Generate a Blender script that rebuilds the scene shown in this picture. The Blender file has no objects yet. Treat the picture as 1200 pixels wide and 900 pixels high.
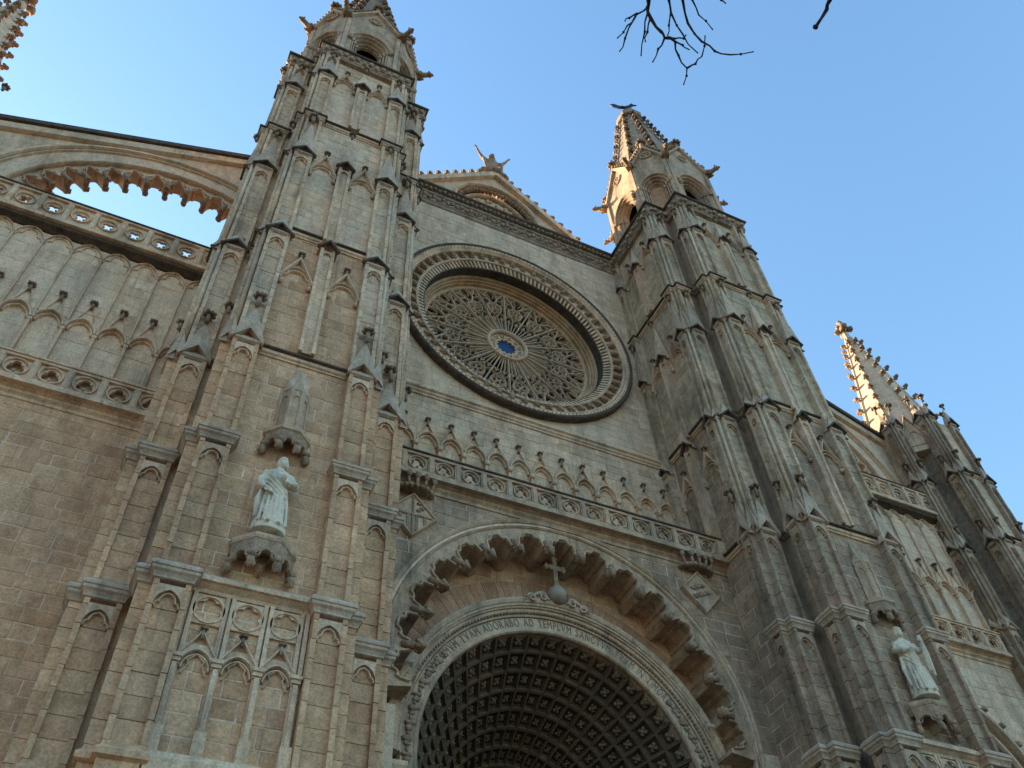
import bpy, bmesh, math, random
from mathutils import Vector, Matrix, noise

random.seed(7)
SC = bpy.context.scene
COL = SC.collection
PI = math.pi
rad = math.radians

# ------------------------------------------------------------------ camera
CAM = Vector((-12.4, -22.0, 1.6))
RIGHT = Vector((0.9036114, -0.42576874, -0.0469831))
DOWN = Vector((0.29831727, 0.70421524, -0.644273))
FWD = Vector((0.30739752, 0.56815656, 0.76335109))
FPX = 1032.26                                   # focal length for a 1200 px wide frame
cd = bpy.data.cameras.new('camera')
cd.sensor_width = 36.0
cd.lens = FPX * 36.0 / 1200.0
cd.clip_start = 0.1
cd.clip_end = 6000
cam = bpy.data.objects.new('camera', cd)
COL.objects.link(cam)
M = Matrix.Identity(4)
for i in range(3):
    M[i][0] = RIGHT[i]; M[i][1] = -DOWN[i]; M[i][2] = -FWD[i]; M[i][3] = CAM[i]
cam.matrix_world = M
SC.camera = cam

# ------------------------------------------------------------------ sky, sun, exposure
SUN_AZ = rad(-31.0)      # measured from +Y towards +X
SUN_EL = rad(16.0)
world = bpy.data.worlds.new('World')
SC.world = world
world.use_nodes = True
wn = world.node_tree
wn.nodes.clear()
sky = wn.nodes.new('ShaderNodeTexSky')
sky.sky_type = 'NISHITA'
sky.sun_disc = False
sky.sun_elevation = SUN_EL
sky.sun_rotation = SUN_AZ
sky.altitude = 50
sky.air_density = 2.0
sky.dust_density = 2.0
sky.ozone_density = 8.0
bg = wn.nodes.new('ShaderNodeBackground')
bg.inputs['Strength'].default_value = 0.118
wo = wn.nodes.new('ShaderNodeOutputWorld')
wn.links.new(sky.outputs['Color'], bg.inputs['Color'])
wn.links.new(bg.outputs['Background'], wo.inputs['Surface'])
sd = bpy.data.lights.new('sun', 'SUN')
sd.energy = 2.4
sd.angle = rad(0.5)
sd.color = (1.0, 0.88, 0.70)
sun = bpy.data.objects.new('sun', sd)
COL.objects.link(sun)
sdir = Vector((math.sin(SUN_AZ) * math.cos(SUN_EL), math.cos(SUN_AZ) * math.cos(SUN_EL), math.sin(SUN_EL)))
sun.rotation_euler = sdir.to_track_quat('Z', 'Y').to_euler()
SC.view_settings.view_transform = 'Standard'
SC.view_settings.look = 'None'
SC.view_settings.exposure = 2.26
SC.view_settings.gamma = 1.0
SC.view_settings.use_curve_mapping = False
SC.view_settings.use_white_balance = True
SC.view_settings.white_balance_temperature = 7900
SC.view_settings.white_balance_tint = 12


def px(p):
    """where a world point falls in the 1200 x 900 frame (only to pick which blocks are big enough to be objects)"""
    d = Vector(p) - CAM
    z = d.dot(FWD)
    if z < 0.5:
        return None
    return (600 + FPX * d.dot(RIGHT) / z, 450 + FPX * d.dot(DOWN) / z)


# ------------------------------------------------------------------ materials
def stone(name, tones, mottle=0.35, stain=0.35, stain_col=(0.05, 0.042, 0.035), bump=0.5, rough=0.9,
          scale=1.0, streak=True, pits=0.3, bloom=0.6):
    m = bpy.data.materials.new(name)
    m.use_nodes = True
    nt = m.node_tree
    N, L = nt.nodes, nt.links
    b = N['Principled BSDF']
    b.inputs['Roughness'].default_value = rough
    b.inputs['Specular IOR Level'].default_value = 0.15
    geo = N.new('ShaderNodeNewGeometry')
    oi = N.new('ShaderNodeObjectInfo')
    ad = N.new('ShaderNodeMath'); ad.operation = 'ADD'
    L.new(geo.outputs['Random Per Island'], ad.inputs[0]); L.new(oi.outputs['Random'], ad.inputs[1])
    fr = N.new('ShaderNodeMath'); fr.operation = 'FRACT'
    L.new(ad.outputs[0], fr.inputs[0])
    ra = N.new('ShaderNodeValToRGB')
    L.new(fr.outputs[0], ra.inputs['Fac'])
    el = ra.color_ramp.elements
    n = len(tones)
    el[0].position = 0.0; el[0].color = (*tones[0], 1)
    el[1].position = 1.0; el[1].color = (*tones[-1], 1)
    for i in range(1, n - 1):
        e = el.new(i / (n - 1)); e.color = (*tones[i], 1)
    # shift the noise block by block
    sh = N.new('ShaderNodeVectorMath'); sh.operation = 'SCALE'
    sh.inputs[0].default_value = (3.1, 1.7, 2.3)
    L.new(fr.outputs[0], sh.inputs['Scale'])
    pos = N.new('ShaderNodeVectorMath'); pos.operation = 'ADD'
    L.new(geo.outputs['Position'], pos.inputs[0]); L.new(sh.outputs[0], pos.inputs[1])
    n1 = N.new('ShaderNodeTexNoise'); n1.inputs['Scale'].default_value = 2.6 * scale; n1.inputs['Detail'].default_value = 6
    n1.inputs['Roughness'].default_value = 0.65
    L.new(pos.outputs[0], n1.inputs['Vector'])
    mr = N.new('ShaderNodeMapRange')
    mr.inputs['From Min'].default_value = 0.3; mr.inputs['From Max'].default_value = 0.7
    mr.inputs['To Min'].default_value = 1.0 - mottle; mr.inputs['To Max'].default_value = 1.0 + mottle
    L.new(n1.outputs['Fac'], mr.inputs['Value'])
    mul = N.new('ShaderNodeVectorMath'); mul.operation = 'SCALE'
    L.new(ra.outputs['Color'], mul.inputs[0]); L.new(mr.outputs[0], mul.inputs['Scale'])
    # weather stains in vertical runs and patches
    mp = N.new('ShaderNodeMapping')
    mp.inputs['Scale'].default_value = (1.1, 1.1, 0.28 if streak else 1.0)
    L.new(geo.outputs['Position'], mp.inputs['Vector'])
    n2 = N.new('ShaderNodeTexNoise'); n2.inputs['Scale'].default_value = 0.9 * scale; n2.inputs['Detail'].default_value = 7
    n2.inputs['Roughness'].default_value = 0.7
    L.new(mp.outputs[0], n2.inputs['Vector'])
    m2 = N.new('ShaderNodeMapRange')
    m2.inputs['From Min'].default_value = 0.47; m2.inputs['From Max'].default_value = 0.72
    m2.inputs['To Max'].default_value = stain
    L.new(n2.outputs['Fac'], m2.inputs['Value'])
    mix = N.new('ShaderNodeMix'); mix.data_type = 'RGBA'
    L.new(m2.outputs[0], mix.inputs['Factor'])
    # grey bloom in large patches
    n4 = N.new('ShaderNodeTexNoise'); n4.inputs['Scale'].default_value = 0.42 * scale; n4.inputs['Detail'].default_value = 8
    n4.inputs['Roughness'].default_value = 0.72
    L.new(geo.outputs['Position'], n4.inputs['Vector'])
    m4 = N.new('ShaderNodeMapRange')
    m4.inputs['From Min'].default_value = 0.42; m4.inputs['From Max'].default_value = 0.68
    m4.inputs['To Max'].default_value = bloom
    L.new(n4.outputs['Fac'], m4.inputs['Value'])
    lum = sum(tones[0]) / 3
    bl_ = N.new('ShaderNodeMix'); bl_.data_type = 'RGBA'
    L.new(m4.outputs[0], bl_.inputs['Factor'])
    L.new(mul.outputs[0], bl_.inputs['A']); bl_.inputs['B'].default_value = (lum * 1.12, lum * 0.97, lum * 0.78, 1)
    # thin runs
    mp5 = N.new('ShaderNodeMapping'); mp5.inputs['Scale'].default_value = (5.5, 5.5, 0.35 if streak else 4.0)
    L.new(geo.outputs['Position'], mp5.inputs['Vector'])
    n5 = N.new('ShaderNodeTexNoise'); n5.inputs['Scale'].default_value = 1.0; n5.inputs['Detail'].default_value = 3
    L.new(mp5.outputs[0], n5.inputs['Vector'])
    m5 = N.new('ShaderNodeMapRange')
    m5.inputs['From Min'].default_value = 0.60; m5.inputs['From Max'].default_value = 0.80
    m5.inputs['To Max'].default_value = stain * 0.9
    L.new(n5.outputs['Fac'], m5.inputs['Value'])
    run = N.new('ShaderNodeMix'); run.data_type = 'RGBA'
    L.new(m5.outputs[0], run.inputs['Factor'])
    L.new(bl_.outputs['Result'], run.inputs['A']); run.inputs['B'].default_value = (stain_col[0] * 1.6, stain_col[1] * 1.6, stain_col[2] * 1.6, 1)
    L.new(run.outputs['Result'], mix.inputs['A']); mix.inputs['B'].default_value = (*stain_col, 1)
    # fine speckle
    n3 = N.new('ShaderNodeTexNoise'); n3.inputs['Scale'].default_value = 17 * scale; n3.inputs['Detail'].default_value = 4
    L.new(pos.outputs[0], n3.inputs['Vector'])
    m3 = N.new('ShaderNodeMapRange')
    m3.inputs['From Min'].default_value = 0.3; m3.inputs['From Max'].default_value = 0.7
    m3.inputs['To Min'].default_value = 0.80; m3.inputs['To Max'].default_value = 1.2
    L.new(n3.outputs['Fac'], m3.inputs['Value'])
    mu2 = N.new('ShaderNodeVectorMath'); mu2.operation = 'SCALE'
    L.new(mix.outputs['Result'], mu2.inputs[0]); L.new(m3.outputs[0], mu2.inputs['Scale'])
    L.new(mu2.outputs[0], b.inputs['Base Color'])
    # relief
    vo = N.new('ShaderNodeTexVoronoi'); vo.inputs['Scale'].default_value = 9 * scale
    L.new(pos.outputs[0], vo.inputs['Vector'])
    hs = N.new('ShaderNodeMath'); hs.operation = 'MULTIPLY_ADD'
    L.new(vo.outputs['Distance'], hs.inputs[0]); hs.inputs[1].default_value = pits
    L.new(n3.outputs['Fac'], hs.inputs[2])
    h2 = N.new('ShaderNodeMath'); h2.operation = 'ADD'
    L.new(hs.outputs[0], h2.inputs[0]); L.new(n1.outputs['Fac'], h2.inputs[1])
    bp = N.new('ShaderNodeBump'); bp.inputs['Strength'].default_value = bump; bp.inputs['Distance'].default_value = 0.03
    L.new(h2.outputs[0], bp.inputs['Height']); L.new(bp.outputs[0], b.inputs['Normal'])
    return m


def plain(name, col, rough=0.6, metal=0.0, bump=0.0, spec=0.3, nscale=12):
    m = bpy.data.materials.new(name)
    m.use_nodes = True
    N, L = m.node_tree.nodes, m.node_tree.links
    b = N['Principled BSDF']
    b.inputs['Roughness'].default_value = rough
    b.inputs['Metallic'].default_value = metal
    b.inputs['Specular IOR Level'].default_value = spec
    tx = N.new('ShaderNodeTexNoise'); tx.inputs['Scale'].default_value = nscale; tx.inputs['Detail'].default_value = 4
    g = N.new('ShaderNodeNewGeometry'); L.new(g.outputs['Position'], tx.inputs['Vector'])
    mr = N.new('ShaderNodeMapRange'); mr.inputs['To Min'].default_value = 0.7; mr.inputs['To Max'].default_value = 1.3
    L.new(tx.outputs['Fac'], mr.inputs['Value'])
    sc = N.new('ShaderNodeVectorMath'); sc.operation = 'SCALE'; sc.inputs[0].default_value = col
    L.new(mr.outputs[0], sc.inputs['Scale']); L.new(sc.outputs[0], b.inputs['Base Color'])
    if bump:
        bp = N.new('ShaderNodeBump'); bp.inputs['Strength'].default_value = bump; bp.inputs['Distance'].default_value = 0.02
        L.new(tx.outputs['Fac'], bp.inputs['Height']); L.new(bp.outputs[0], b.inputs['Normal'])
    return m


MAT = {}
MAT['ashlar'] = stone('ashlar_stone', [(0.614, 0.355, 0.207), (0.698, 0.422, 0.253), (0.53, 0.294, 0.171), (0.731, 0.451, 0.276),
                                       (0.614, 0.343, 0.202), (0.71, 0.437, 0.266), (0.572, 0.328, 0.192), (0.762, 0.475, 0.298)], mottle=0.24, stain=0.42, bloom=0.25)
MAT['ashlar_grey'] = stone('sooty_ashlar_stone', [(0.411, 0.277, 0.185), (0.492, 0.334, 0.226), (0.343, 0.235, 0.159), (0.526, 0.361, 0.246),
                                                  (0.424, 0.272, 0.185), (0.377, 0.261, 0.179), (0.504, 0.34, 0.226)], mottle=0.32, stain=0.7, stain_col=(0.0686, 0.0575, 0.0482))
MAT['grey_trim'] = stone('sooty_dressed_stone', [(0.572, 0.392, 0.261), (0.504, 0.34, 0.226), (0.629, 0.435, 0.293)], mottle=0.3, stain=0.7, bump=0.4)
MAT['ashlar_pale'] = stone('pale_ashlar_stone', [(0.749, 0.523, 0.356), (0.801, 0.57, 0.399), (0.676, 0.461, 0.309), (0.82, 0.59, 0.418)],
                           mottle=0.2, stain=0.5, bump=0.5)
MAT['ashlar_mid'] = stone('tan_ashlar_stone', [(0.707, 0.475, 0.304), (0.78, 0.538, 0.361), (0.593, 0.39, 0.247), (0.801, 0.561, 0.385), (0.645, 0.423, 0.271)], mottle=0.28, stain=0.62)
MAT['grey_mid'] = stone('grey_tan_ashlar_stone', [(0.593, 0.433, 0.286), (0.661, 0.49, 0.336), (0.49, 0.353, 0.23), (0.684, 0.513, 0.353), (0.536, 0.388, 0.252)], mottle=0.3, stain=0.65)
MAT['golden'] = stone('golden_stone', [(0.624, 0.38, 0.214), (0.562, 0.343, 0.19)], mottle=0.3, stain=0.55, bump=0.3)
MAT['trim'] = stone('dressed_stone', [(0.728, 0.494, 0.328), (0.801, 0.556, 0.38), (0.645, 0.432, 0.285), (0.77, 0.533, 0.361)], mottle=0.26, stain=0.62, bump=0.5)
MAT['cap'] = stone('cap_stone', [(0.541, 0.39, 0.285), (0.593, 0.432, 0.318), (0.478, 0.343, 0.252)], mottle=0.25, stain=0.5, bump=0.35)
MAT['carved'] = stone('carved_stone', [(0.468, 0.304, 0.195), (0.374, 0.237, 0.152)], mottle=0.4, stain=0.55, bump=0.8, scale=2.0, streak=False, pits=0.8)
MAT['dark'] = stone('crusted_and_shaded_stone', [(0.14, 0.101, 0.075), (0.09, 0.0675, 0.055)], mottle=0.5, stain=0.7, bump=0.8, scale=1.6, streak=False, pits=0.7)  # black crust on ledges; also paints shade in the rose groove and doorway
MAT['weathered'] = stone('weathered_grey_stone', [(0.414, 0.305, 0.224), (0.322, 0.238, 0.178)], mottle=0.4, stain=0.65, bump=0.8, scale=1.4)
MAT['mortar'] = stone('lime_mortar', [(0.78, 0.589, 0.44), (0.74, 0.55, 0.41)], mottle=0.3, stain=0.4, bump=0.3)
MAT['brick'] = stone('red_voussoir_brick', [(0.5, 0.265, 0.165), (0.56, 0.309, 0.195), (0.42, 0.217, 0.13), (0.53, 0.314, 0.205)], mottle=0.25, stain=0.35)
MAT['statue'] = stone('statue_marble', [(0.78, 0.67, 0.53), (0.74, 0.63, 0.50)], mottle=0.15, stain=0.6, stain_col=(0.16, 0.14, 0.12), bump=0.25, scale=2.6)
MAT['tracery'] = stone('tracery_stone', [(0.68, 0.47, 0.32), (0.62, 0.43, 0.29)], mottle=0.2, stain=0.35, bump=0.4)
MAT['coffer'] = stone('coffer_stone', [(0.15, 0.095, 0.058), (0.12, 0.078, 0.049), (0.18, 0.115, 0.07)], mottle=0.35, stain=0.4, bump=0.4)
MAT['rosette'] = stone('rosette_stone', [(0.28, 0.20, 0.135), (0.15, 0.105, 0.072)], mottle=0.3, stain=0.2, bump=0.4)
MAT['paving'] = stone('plaza_paving', [(0.14, 0.10, 0.075)], mottle=0.2, stain=0.3, bump=0.2, streak=False)
MAT['roof'] = plain('roof_tile', (0.30, 0.16, 0.09), 0.9)
MAT['letter'] = plain('letter_paint', (0.24, 0.17, 0.115), 0.8)
MAT['glass'] = plain('rose_glass', (0.022, 0.02, 0.02), 0.6, spec=0.15, nscale=3)
MAT['blueglass'] = plain('oculus_glass', (0.012, 0.06, 0.17), 0.5, spec=0.2, nscale=9)
MAT['iron'] = plain('wrought_iron', (0.03, 0.03, 0.035), 0.5, 0.7)
MAT['orb'] = plain('grey_marble', (0.36, 0.29, 0.23), 0.5, nscale=5)
MAT['bark'] = plain('bark', (0.035, 0.026, 0.022), 0.9, bump=0.5, nscale=20)
MAT['void'] = plain('dark_fill', (0.05, 0.04, 0.03), 0.9)  # near-black colour stands for the unlit depth of the bell openings


# ------------------------------------------------------------------ mesh helpers
class FR:
    """a wall frame: a along u, b up, c out along n"""
    def __init__(s, ox, oy, ux, uy, nx, ny):
        s.o = (ox, oy); s.u = (ux, uy); s.n = (nx, ny)

    def p(s, a, b, c):
        return (s.o[0] + a * s.u[0] + c * s.n[0], s.o[1] + a * s.u[1] + c * s.n[1], b)


def front(x, y, m=1):
    return FR(x, y, m, 0, 0, -1)


class MB:
    def __init__(s):
        s.v = []; s.f = []; s.sm = set()

    def add(s, vs, fs, smooth=False):
        k = len(s.v)
        s.v += [tuple(q) for q in vs]
        if smooth:
            s.sm.update(range(len(s.f), len(s.f) + len(fs)))
        s.f += [tuple(i + k for i in f) for f in fs]
        return s

    def box(s, F, a0, a1, b0, b1, c0, c1):
        vs = [F.p(a, b, c) for c in (c0, c1) for b in (b0, b1) for a in (a0, a1)]
        return s.add(vs, [(0, 2, 3, 1), (4, 5, 7, 6), (0, 1, 5, 4), (2, 6, 7, 3), (0, 4, 6, 2), (1, 3, 7, 5)])

    def poly(s, F, pts, c0, c1, inset=0.0):
        n = len(pts)
        vs = [F.p(a, b, c0) for a, b in pts] + [F.p(a, b, c1) for a, b in pts]
        fs = [tuple(range(n))[::-1], tuple(range(n, 2 * n))]
        for i in range(n):
            j = (i + 1) % n
            fs.append((i, j, n + j, n + i))
        return s.add(vs, fs)

    def sweep(s, F, path, w, c0, c1, closed=False, cham=0.5):
        """a chamfered bar laid along a path in the wall plane"""
        n = len(path)
        prof = [(-0.5 * w, c0), (-0.5 * w, c0 + 0.55 * (c1 - c0)), (-0.5 * w * (1 - cham), c1), (0.5 * w * (1 - cham), c1),
                (0.5 * w, c0 + 0.55 * (c1 - c0)), (0.5 * w, c0)]
        m = len(prof)
        vs = []
        for i in range(n):
            p0 = path[i - 1] if (i > 0 or closed) else None
            p1 = path[i]
            p2 = path[(i + 1) % n] if (i < n - 1 or closed) else None
            ns = []
            for q, r in ((p0, p1), (p1, p2)):
                if q is None or r is None:
                    continue
                dx, dy = r[0] - q[0], r[1] - q[1]
                l = math.hypot(dx, dy) or 1e-6
                ns.append((-dy / l, dx / l))
            if len(ns) == 1:
                mx, my = ns[0]
            else:
                d = 1 + ns[0][0] * ns[1][0] + ns[0][1] * ns[1][1]
                d = max(d, 0.35)
                mx, my = (ns[0][0] + ns[1][0]) / d, (ns[0][1] + ns[1][1]) / d
            for o, c in prof:
                vs.append(F.p(p1[0] + mx * o, p1[1] + my * o, c))
        fs = []
        for i in range(n if closed else n - 1):
            j = (i + 1) % n
            for k in range(m):
                l = (k + 1) % m
                fs.append((i * m + k, i * m + l, j * m + l, j * m + k))
        if not closed:
            fs.append(tuple(range(m))[::-1]); fs.append(tuple((n - 1) * m + k for k in range(m)))
        return s.add(vs, fs)

    def revolve(s, F, ca, cb, prof, t0=0.0, t1=2 * PI, n=48, smooth=False):
        """closed profile (r, c) turned round an axis normal to the wall"""
        full = abs(t1 - t0 - 2 * PI) < 1e-6
        m = len(prof)
        cnt = n if full else n + 1
        vs = []
        for i in range(cnt):
            t = t0 + (t1 - t0) * i / n
            for r, c in prof:
                vs.append(F.p(ca + r * math.cos(t), cb + r * math.sin(t), c))
        fs = []
        for i in range(n):
            j = (i + 1) % cnt
            for k in range(m):
                l = (k + 1) % m
                fs.append((i * m + k, i * m + l, j * m + l, j * m + k))
        if not full:
            fs.append(tuple(range(m))[::-1]); fs.append(tuple((cnt - 1) * m + k for k in range(m)))
        return s.add(vs, fs, smooth)

    def shaft(s, poly, prof):
        """stack a plan polygon: prof = [(offset outwards, z), ...]"""
        n = len(poly)
        vs = []
        for o, z in prof:
            for x, y in offset(poly, o):
                vs.append((x, y, z))
        fs = [tuple(range(n))[::-1], tuple((len(prof) - 1) * n + k for k in range(n))]
        for i in range(len(prof) - 1):
            for k in range(n):
                l = (k + 1) % n
                fs.append((i * n + k, i * n + l, (i + 1) * n + l, (i + 1) * n + k))
        return s.add(vs, fs)

    def mould(s, path, prof, closed=False):
        """closed profile [(out, z)] run along a plan path, out = left-hand normal turned outwards"""
        n, m = len(path), len(prof)
        cols = [offset(path, o, closed) for o, z in prof]
        vs = []
        for i in range(n):
            for k in range(m):
                vs.append((cols[k][i][0], cols[k][i][1], prof[k][1]))
        fs = []
        for i in range(n if closed else n - 1):
            j = (i + 1) % n
            for k in range(m):
                l = (k + 1) % m
                fs.append((i * m + k, i * m + l, j * m + l, j * m + k))
        if not closed:
            fs.append(tuple(range(m))[::-1]); fs.append(tuple((n - 1) * m + k for k in range(m)))
        return s.add(vs, fs)

    def blob(s, c, r, seed=0, nu=7, nv=5, rough=0.25, rot=None):
        vs = []
        r = (r, r, r) if not hasattr(r, '__len__') else r
        for j in range(1, nv):
            ph = PI * j / nv
            for i in range(nu):
                th = 2 * PI * (i + 0.5 * (j % 2)) / nu
                d = Vector((math.sin(ph) * math.cos(th), math.sin(ph) * math.sin(th), math.cos(ph)))
                k = 1 + rough * noise.noise(d * 1.7 + Vector((seed * 3.7, seed * 1.3, seed)))
                q = Vector((d.x * r[0] * k, d.y * r[1] * k, d.z * r[2] * k))
                if rot:
                    q = rot @ q
                vs.append((c[0] + q.x, c[1] + q.y, c[2] + q.z))
        tz = Vector((0, 0, r[2])); bz = Vector((0, 0, -r[2]))
        if rot:
            tz = rot @ tz; bz = rot @ bz
        vs.append((c[0] + tz.x, c[1] + tz.y, c[2] + tz.z)); vs.append((c[0] + bz.x, c[1] + bz.y, c[2] + bz.z))
        T, B = len(vs) - 2, len(vs) - 1
        fs = []
        for i in range(nu):
            fs.append((T, i, (i + 1) % nu))
            k = (nv - 2) * nu
            fs.append((B, k + (i + 1) % nu, k + i))
        for j in range(nv - 2):
            for i in range(nu):
                a, b = j * nu + i, j * nu + (i + 1) % nu
                fs.append((a, a + nu, b + nu, b))
        return s.add(vs, fs, True)

    def tube(s, pts, rs, n=6, smooth=True):
        """round tube along 3-D points"""
        vs = []
        m = len(pts)
        P = [Vector(q) for q in pts]
        up = Vector((0.13, 0.31, 0.94))
        for i in range(m):
            t = (P[min(i + 1, m - 1)] - P[max(i - 1, 0)]).normalized()
            a = t.cross(up)
            if a.length < 0.1:
                a = t.cross(Vector((1, 0, 0)))
            a.normalize(); b = t.cross(a)
            for k in range(n):
                th = 2 * PI * k / n
                q = P[i] + (a * math.cos(th) + b * math.sin(th)) * rs[i]
                vs.append(tuple(q))
        fs = [tuple(range(n)), tuple((m - 1) * n + k for k in range(n))[::-1]]
        for i in range(m - 1):
            for k in range(n):
                l = (k + 1) % n
                fs.append((i * n + k, (i + 1) * n + k, (i + 1) * n + l, i * n + l))
        return s.add(vs, fs, smooth)

    def xform(s, fn):
        s.v = [tuple(fn(q)) for q in s.v]
        return s

    def mesh(s, name, mat, off=(0, 0, 0)):
        me = bpy.data.meshes.new(name)
        ox, oy, oz = off
        me.from_pydata([(x - ox, y - oy, z - oz) for x, y, z in s.v], [], s.f)
        if s.sm:
            fl = [i in s.sm for i in range(len(s.f))]
            me.polygons.foreach_set('use_smooth', fl)
        bm = bmesh.new(); bm.from_mesh(me)
        bmesh.ops.recalc_face_normals(bm, faces=bm.faces)
        bm.to_mesh(me); bm.free()
        me.materials.append(MAT[mat] if isinstance(mat, str) else mat)
        return me


def offset(path, d, closed=True):
    """push a plan path outwards (right-hand side of a counter-clockwise polygon)"""
    n = len(path)
    out = []
    for i in range(n):
        p1 = path[i]
        ns = []
        for q, r in ((path[i - 1] if (i > 0 or closed) else None, p1), (p1, path[(i + 1) % n] if (i < n - 1 or closed) else None)):
            if q is None or r is None:
                continue
            dx, dy = r[0] - q[0], r[1] - q[1]
            l = math.hypot(dx, dy) or 1e-6
            ns.append((dy / l, -dx / l))
        if len(ns) == 1:
            mx, my = ns[0]
        else:
            k = max(1 + ns[0][0] * ns[1][0] + ns[0][1] * ns[1][1], 0.3)
            mx, my = (ns[0][0] + ns[1][0]) / k, (ns[0][1] + ns[1][1]) / k
        out.append((p1[0] + mx * d, p1[1] + my * d))
    return out


def ccw(poly):
    a = sum(poly[i][0] * poly[(i + 1) % len(poly)][1] - poly[(i + 1) % len(poly)][0] * poly[i][1] for i in range(len(poly)))
    return poly if a > 0 else poly[::-1]


OFF = {}


def thing(name, label, cat, loc=(0, 0, 0), group=None):
    o = bpy.data.objects.new(name, None)
    o.empty_display_size = 0.5
    COL.objects.link(o)
    o.location = loc
    o['label'] = label; o['category'] = cat
    if group:
        o['group'] = group
    OFF[o.name] = Vector(loc)
    return o


def lift(parent):
    """never a fourth level: hang on to the part when asked to sit under a sub-part"""
    if parent is not None and parent.parent is not None and parent.parent.parent is not None:
        return parent.parent
    return parent


def obj(name, mb, mat, parent=None, label=None, kind=None):
    parent = lift(parent)
    off = OFF[parent.name] if parent else Vector((0, 0, 0))
    me = mb.mesh(name, mat, off) if isinstance(mb, MB) else mb
    o = bpy.data.objects.new(name, me)
    COL.objects.link(o)
    if parent:
        o.parent = parent
    OFF[o.name] = off
    if label:
        o['label'] = label
    if kind:
        o['kind'] = kind
    return o


def inst(name, me, parent, loc, rot=(0, 0, 0), scale=(1, 1, 1)):
    parent = lift(parent)
    o = bpy.data.objects.new(name, me)
    COL.objects.link(o)
    o.location = Vector(loc) - (OFF[parent.name] if parent else Vector())
    o.rotation_euler = rot
    o.scale = scale
    if parent:
        o.parent = parent
    OFF[o.name] = Vector(loc)
    return o


def apath(a0, a1, zs, k=0.75, n=7):
    """two-centred arch from (a0, zs) over the apex to (a1, zs)"""
    w = a1 - a0
    R = k * w
    h = math.sqrt(max(R * R - (R - w / 2) ** 2, 1e-6))
    th = math.atan2(h, R - w / 2)
    L = [(a0 + R - R * math.cos(th * i / n), zs + R * math.sin(th * i / n)) for i in range(n + 1)]
    Rr = [(a1 - (x - a0), z) for x, z in L[:-1]][::-1]
    return L + Rr


def cusped(a0, a1, zs, k=0.75, n=6, depth=0.1):
    """arch path with a small cusp on each side"""
    P = apath(a0, a1, zs, k, n)
    m = len(P)
    cx = (a0 + a1) / 2
    out = []
    for i, (a, z) in enumerate(P):
        t = abs(i / (m - 1) - 0.5) * 2
        d = depth * math.exp(-((t - 0.55) / 0.14) ** 2)
        out.append((a + (cx - a) * d * 2.2, z - d * 0.8))
    return out


def spandrels(mb, F, a0, a1, zs, zt, c0, c1, k=0.75):
    """fill between a pointed arch and the square head above it"""
    P = apath(a0, a1, zs, k, 6)
    h = len(P) // 2
    mb.poly(F, P[:h + 1] + [(P[h][0], zt), (a0, zt)], c0, c1)
    mb.poly(F, [P[h][0:2]] + P[h + 1:] + [(a1, zt), (P[h][0], zt)], c0, c1)


def lobes(n, d, q, ph=0.0):
    """radius function of an n-foil opening"""
    def f(t):
        a = (t - ph) % (2 * PI / n)
        a = min(a, 2 * PI / n - a)
        s = d * math.sin(a)
        return d * math.cos(a) + math.sqrt(max(q * q - s * s, 0.0))
    return f


def plate(mb, F, ca, cb, hw, hh, rf, c0, c1, n=24):
    """rectangular slab with a hole of radius rf(angle)"""
    inn, out = [], []
    for i in range(n):
        t = 2 * PI * (i + 0.5) / n
        inn.append((ca + rf(t) * math.cos(t), cb + rf(t) * math.sin(t)))
        k = min(hw / max(abs(math.cos(t)), 1e-6), hh / max(abs(math.sin(t)), 1e-6))
        out.append([ca + k * math.cos(t), cb + k * math.sin(t)])
    # snap the nearest outline points on to the corners
    for sx in (-1, 1):
        for sz in (-1, 1):
            j = min(range(n), key=lambda q: (out[q][0] - ca - sx * hw) ** 2 + (out[q][1] - cb - sz * hh) ** 2)
            out[j] = [ca + sx * hw, cb + sz * hh]
    vs = [F.p(a, b, c) for c in (c0, c1) for a, b in inn] + [F.p(a, b, c) for c in (c0, c1) for a, b in out]
    fs = []
    for i in range(n):
        j = (i + 1) % n
        fs += [(n + i, n + j, 3 * n + j, 3 * n + i), (i, 2 * n + i, 2 * n + j, j), (i, j, n + j, n + i),
               (2 * n + i, 3 * n + i, 3 * n + j, 2 * n + j)]
    mb.add(vs, fs)


# ---- stone blocks: the ones that show largest become objects, the rest one joined part
UNIT = MB().add([(0, 0, 0), (1, 0, 0), (1, 0, 1), (0, 0, 1), (0, -.8, 0), (1, -.8, 0), (1, -.8, 1), (0, -.8, 1),
                 (.018, -1, .03), (.982, -1, .03), (.982, -1, .97), (.018, -1, .97)],
                [(0, 1, 2, 3), (0, 4, 5, 1), (1, 5, 6, 2), (2, 6, 7, 3), (3, 7, 4, 0), (4, 8, 9, 5), (5, 9, 10, 6), (6, 10, 11, 7),
                 (7, 11, 8, 4), (8, 11, 10, 9)])
UM = {}


def unit_mesh(mat):
    if mat not in UM:
        UM[mat] = UNIT.mesh('ashlar_block', mat)
    return UM[mat]


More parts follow.
